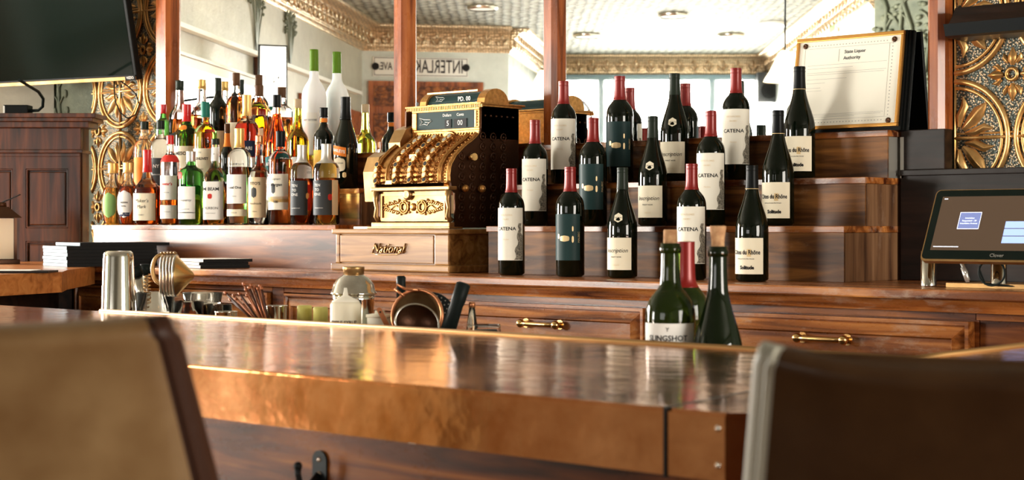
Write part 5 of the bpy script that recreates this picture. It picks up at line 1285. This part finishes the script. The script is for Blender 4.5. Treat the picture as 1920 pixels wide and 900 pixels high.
# cobbler shaker
Y = 2.19; px = 663; s = scl(px, Y); t = on_shelf('cobbler_shaker', 'round shouldered steel cocktail shaker behind the squeeze bottle', 'shaker', px, Y); Hs = ztop(px, 500, Y) - ZS
bm = B(); lathe(bm, [(28 * s, 0), (34 * s, .01), (39 * s, Hs - 62 * s), (40 * s, Hs - 52 * s)], 40); obj('body', bm, 'chrome', t)
bm = B(); lathe(bm, [(40 * s, Hs - 53 * s), (43.5 * s, Hs - 52 * s), (43.5 * s, Hs - 49 * s), (41 * s, Hs - 47 * s), (38 * s, Hs - 34 * s), (30 * s, Hs - 22 * s), (21 * s, Hs - 17 * s), (20 * s, Hs - 15 * s)], 40); obj('shoulder', bm, 'chrome', t)
bm = B(); lathe(bm, [(19.5 * s, Hs - 15 * s), (20.5 * s, Hs - 3 * s), (20.5 * s, Hs - 1 * s), (19 * s, Hs), (0, Hs)], 36); obj('cap', bm, 'silver', t)
# white tub, strap handle
Y = 2.07; px = 712; s = scl(px, Y); t = on_shelf('plastic_tub', 'low white plastic tub beside the squeeze bottle', 'tub', px, Y); Hu = ztop(px, 587, Y) - ZS
bm = B(); lathe(bm, [(22 * s, 0), (24 * s, Hu - 8 * s)], 28); obj('tub_body', bm, 'white', t)
bm = B(); lathe(bm, [(26 * s, Hu - 8 * s), (26 * s, Hu - 3 * s), (10 * s, Hu - 1 * s), (9 * s, Hu + 4 * s), (0, Hu + 4 * s)], 28); obj('lid', bm, 'milk', t)
Y = 2.035
t = tl_thing('strap_tool', 'flat copper brown tool handle with a hole leaning beside the tub', 'bar tool', 709, 577, Y); s = scl(709, Y)
bm = B(); slab(bm, rrect(-4.5 * s, 4.5 * s, -66 * s, 0, 4 * s), -.001, .001); bmesh.ops.transform(bm, matrix=Matrix.Rotation(R(-27), 4, 'Y'), verts=bm.verts); obj('handle', bm, 'copper_cap', t)
bm = B(); lathe(bm, [(2 * s, 0), (2 * s, .0006)], 12, mtx=Matrix.Rotation(R(-27), 4, 'Y') @ Matrix.Translation((0, -.001, -9 * s)) @ Matrix.Rotation(R(90), 4, 'X')); obj('hole', bm, 'ink', t)
# basket of strainers and muddlers
Y = 2.09; s = scl(790, Y)
t = on_shelf('utensil_bin', 'low dark bin that holds the handled strainers and muddlers', 'container', 790, 2.11); 
bm = B(); hb = ztop(790, 626, Y) - ZS
for q in ((-54, -51), (70, 67)): box(bm, min(q) * s, max(q) * s, -.055, .055, 0, hb)
box(bm, -51 * s, 67 * s, -.055, -.052, 0, hb); box(bm, -51 * s, 67 * s, .052, .055, 0, hb); box(bm, -51 * s, 67 * s, -.052, .052, 0, .004); obj('body', bm, 'black', t)
t = tl_thing('mesh_strainer', 'copper rimmed fine mesh strainer bowl facing the camera', 'strainer', 782, 592, Y); rot = Matrix.Rotation(R(80), 4, 'X') 
bm = B(); lathe(bm, [(50 * s, 0), (47 * s, -8 * s), (34 * s, -26 * s), (14 * s, -36 * s), (0, -38 * s)], 40, mtx=Matrix.Rotation(R(-14), 4, 'Z') @ rot, cap=False); obj('mesh_bowl', bm, 'leather', t)
bm = B(); tube(bm, [V(49 * s * math.cos(k * math.pi / 20), 49 * s * math.sin(k * math.pi / 20), 0) for k in range(40)], 3.4 * s, 8, closed=True); bmesh.ops.transform(bm, matrix=Matrix.Rotation(R(-14), 4, 'Z') @ rot, verts=bm.verts); obj('rim', bm, 'copper_cap', t)
bm = B(); tube(bm, [(-24 * s, 0, 36 * s), (-42 * s, .004, 50 * s), (-38 * s, .006, 58 * s), (-22 * s, .004, 50 * s), (2 * s, 0, 48 * s)], 2.6 * s, 8); obj('wire_loop', bm, 'copper_cap', t)
t = tl_thing('small_strainer', 'smaller wire rimmed strainer bowl in front of the copper rimmed one', 'strainer', 782, 606, Y - .028)
bm = B(); tube(bm, [V(41 * s * math.cos(k * math.pi / 20), 35 * s * math.sin(k * math.pi / 20), 0) for k in range(40)], 2.2 * s, 8, closed=True); bmesh.ops.transform(bm, matrix=Matrix.Rotation(R(22), 4, 'Y') @ Matrix.Rotation(R(75), 4, 'X'), verts=bm.verts); obj('rim', bm, 'steel', t)
bm = B(); lathe(bm, [(40 * s, 0), (36 * s, -6 * s), (22 * s, -16 * s), (0, -20 * s)], 36, mtx=Matrix.Rotation(R(22), 4, 'Y') @ Matrix.Rotation(R(75), 4, 'X') @ Matrix.Diagonal((1, .86, 1, 1)), cap=False); obj('mesh_bowl', bm, 'brass_dark', t)
t = tl_thing('perforated_strainer', 'black strainer plate punched with holes behind the copper rim', 'strainer', 806, 596, Y + .05)
bm = B(); lathe(bm, [(49 * s, 0), (50 * s, .001), (49 * s, .003)], 40, mtx=rot); obj('plate', bm, 'iron', t)
bm = B()
for rr_, nn_ in ((44, 30), (37, 26), (30, 20)):
    for k in range(nn_): a_ = 2 * math.pi * k / nn_; lathe(bm, [(1.5 * s, 0), (1.5 * s, .0008)], 6, mtx=rot @ Matrix.Translation((rr_ * s * math.cos(a_), rr_ * s * math.sin(a_), .003)))
o = obj('punched_hole', bm, 'stone', t); o['kind'] = 'stuff'
t = tl_thing('black_muddler', 'thick black muddler leaning right beside the strainers', 'muddler', 870, 532, Y); 
bm = B(); d_ = V(-36 * s, 0, -105 * s); tube(bm, [(0, 0, 2 * s), (-1 * s, 0, -1 * s), d_ * .3, d_ * .38, d_], 13.5 * s, 18, taper=[.6, 1, 1, .9, 1.15]); obj('shaft', bm, 'rubber', t)
t = tl_thing('black_handle_spoon', 'upright black tool handle behind the wire loop', 'bar tool', 752, 518, Y + .03)
bm = B(); tube(bm, [(0, 0, 1 * s), (0, 0, -2 * s), (0, 0, -42 * s)], 9 * s, 16, taper=[.7, 1, 1]); obj('grip', bm, 'rubber', t)
bm = B(); tube(bm, [(0, 0, -42 * s), (4 * s, 0, -110 * s)], 3 * s, 8); obj('rod', bm, 'steel', t)
# pour bottle with copper tip
Y = 2.10; px = 885; s = scl(px, Y); t = on_shelf('dasher_bottle', 'small clear dasher bottle with copper cap right of the muddler', 'bottle', px, Y); Hp = ztop(px, 567, Y) - ZS
bm = B(); lathe(bm, [(17 * s, 0), (17 * s, Hp * .25), (10 * s, Hp * .65), (5.5 * s, Hp - 10 * s)], 24); obj('bottle_body', bm, 'glass', t)
bm = B(); lathe(bm, [(6.5 * s, Hp - 10 * s), (6 * s, Hp), (0, Hp)], 20); obj('cap', bm, 'copper_cap', t)
Y = 2.03; px = 907; s = scl(px, Y); t = on_shelf('square_jar', 'low rectangular glass jar of dark garnish at the bar edge', 'jar', px, Y); Hk = ztop(px, 609, Y) - ZS
bm = B(); box(bm, -32 * s, 32 * s, -.022, .022, 0, Hk, bev=.004); obj('glass_wall', bm, 'glass', t)
bm = B(); box(bm, -18 * s, 26 * s, -.017, .017, .004, Hk - .008, bev=.003); obj('contents', bm, 'iron', t)
# open wine bottles in the well
def open_bottle(px, top, wpx, Y, kind, glassm, label, wine_fill, cork, lab=None, capm=None, necklip=True):
    zb = .8705; p = onY(px, Y, top); s = scl(px, Y); Rm = wpx / 2 * s; H = .300 if kind == 'bordeaux' else .300
    H = p.z - zb
    t = thing('open_wine_bottle', label, 'wine bottle', (p.x, Y, zb), FACE - R(6), 'open wine bottles behind the bar')
    sh = Shape(kind, Rm, H)
    bm = B(); sh.shell(bm, 0, H); obj('bottle_glass', bm, glassm, t)
    if wine_fill:
        bm = B(); zs = sorted([.006] + [z for _, z in sh.p if .006 < z < wine_fill * H] + [wine_fill * H]); rings = []
        for z in zs: rings.append([bm.verts.new(sh.pt(z, 2 * math.pi * k / 32, -.004)) for k in range(32)])
        for a, b2 in zip(rings, rings[1:]):
            for k in range(32): f = bm.faces.new((a[k], a[(k + 1) % 32], b2[(k + 1) % 32], b2[k])); f.smooth = True
        bm.faces.new(rings[0][::-1]); bm.faces.new(rings[-1]); obj('wine', bm, 'glass_dark', t)
    r_ = sh.rad(H)
    if necklip:
        bm = B(); lathe(bm, [(r_, H - .016), (r_ + .0022, H - .014), (r_ + .0022, H - .006), (r_ + .0005, H - .004), (r_ + .0008, H), (r_ - .003, H)], 28, cap=False); obj('neck_ring', bm, glassm if not capm else capm, t)
    if capm:
        bm = B(); sh.shell(bm, H * .76, H, .0008); obj('capsule', bm, capm, t)
    if cork:
        bm = B(); lathe(bm, [(r_ * .72, H - .008), (r_ * .74, H + .010), (r_ * cork[1], H + cork[0] - .002), (r_ * cork[1] - .001, H + cork[0]), (0, H + cork[0])], 20); obj('cork', bm, 'cork', t)
    if lab: label_part(sh, t, *lab)
    return t
open_bottle(1257, 456, 94, 2.045, 'bordeaux', 'glass_olive', 'open green wine bottle with white label and pale cork, left of three', 0, (.021, .72), (.05, .183, R(-6), R(72), 'paper2', [('SLINGSHOT', .0118, .83, {'b': .0002}), ('CABERNET SAUVIGNON', .0035, .755, {'m': 'stone'}), ('Y', .009, .93, {})]))
open_bottle(1285, 453, 88, 2.165, 'bordeaux', 'glass_olive', 'open green wine bottle with dark red capsule behind the white labelled one', 0, None, None, 'red', necklip=False)
open_bottle(1346, 462, 96, 2.055, 'burgundy', 'glass_deep', 'open green wine bottle of dark wine with a tall stained cork', 0, (.031, .92), None)

# ================================================================== BAR STOOLS
def stool(label, px_edge, side, top_py, d, turn, ear, leath, sidem='leather_dark', lean=.28, taper=.10, z_in=.0):
    w = .225; r0 = (px_edge - CX) / F * d; cr0 = r0 - w if side > 0 else r0 + w
    b2 = Vector((-S * d + Cc * cr0, Cc * d + S * cr0))
    t = thing('bar_stool', label, 'stool', (b2.x, b2.y, 0), ANG + turn, 'leather bar stools at the copper bar')
    zt = ZC - (top_py - HY) * d / F - ear; zb = .70; th = .024
    def ring(z, ww, tt, yo, n=64, earf=1.):
        pts = []
        for k in range(n):
            a_ = 2 * math.pi * k / n; c_, s_ = math.cos(a_), math.sin(a_)
            x = ww * abs(c_) ** .28 * (1 if c_ > 0 else -1); y = tt * abs(s_) ** .5 * (1 if s_ > 0 else -1)
            u = x / w; pts.append((x, y + yo + .022 * u * u, z + ear * earf * abs(u) ** 4))
        return pts
    bm = B(); rings = []; lv = [(0, .75)] + [(k / 10, 1) for k in range(1, 10)]
    for f in [k / 12 for k in range(13)]:
        z = zb + (zt - .018 - zb) * f
        rings.append(ring(z, w + taper * (zt - z) * (1 if zt - z < .25 else .25 / (zt - z)), th * (1 + .25 * math.sin(math.pi * f)), .03 - lean * (z - zt + .0), earf=f))
    for a_ in (20, 40, 60, 80): rings.append(ring(zt - .018 + .018 * math.sin(R(a_)), w - .008 * (1 - math.cos(R(a_))), th * math.cos(R(a_)) + .001, .03, earf=1))
    vr = [[bm.verts.new(p) for p in rg] for rg in rings]
    for a, b3 in zip(vr, vr[1:]):
        for k in range(64):
            f = bm.faces.new((a[k], a[(k + 1) % 64], b3[(k + 1) % 64], b3[k])); f.smooth = True
            if abs(math.cos(2 * math.pi * (k + .5) / 64)) > .80: f.material_index = 1
    bm.faces.new(vr[0][::-1]); bm.faces.new(vr[-1])
    bk = obj('backrest', bm, [leath, sidem], t)
    for sgn in (-1, 1):
        bm = B(); pts = []
        for rg in rings[:-1]:
            xs = [p for p in rg if p[0] * sgn > 0]; p = rg[(6 if sgn > 0 else 26) + 32]; pts.append(p)
        tube(bm, pts, .0022, 8); obj('piping', bm, sidem, bk)
    bm = B(); bmesh.ops.create_cube(bm, size=1, matrix=Matrix.Translation((0, .24, .695)) @ Matrix.Diagonal((.44, .42, .09, 1))); bmesh.ops.bevel(bm, geom=bm.edges[:], offset=.03, segments=3, affect='EDGES'); obj('seat', bm, leath, t)
    for x in (-.19, .19):
        for y in (.06, .42):
            bm = B(); tube(bm, [(x * .9, y, .66), (x, y + (.02 if y > .2 else -.02), .001)], .018, 8, taper=[1, .7]); obj('leg', bm, 'wood_dark', t)
    bm = B(); tube(bm, [(-.185, .43, .25), (.185, .43, .25)], .011, 8); obj('footrest', bm, 'brass_dark', t)
    return t
stool('worn tan leather bar stool back at the left front', 312, 1, 600, 1.05, R(10), .006, 'leather', taper=.24)
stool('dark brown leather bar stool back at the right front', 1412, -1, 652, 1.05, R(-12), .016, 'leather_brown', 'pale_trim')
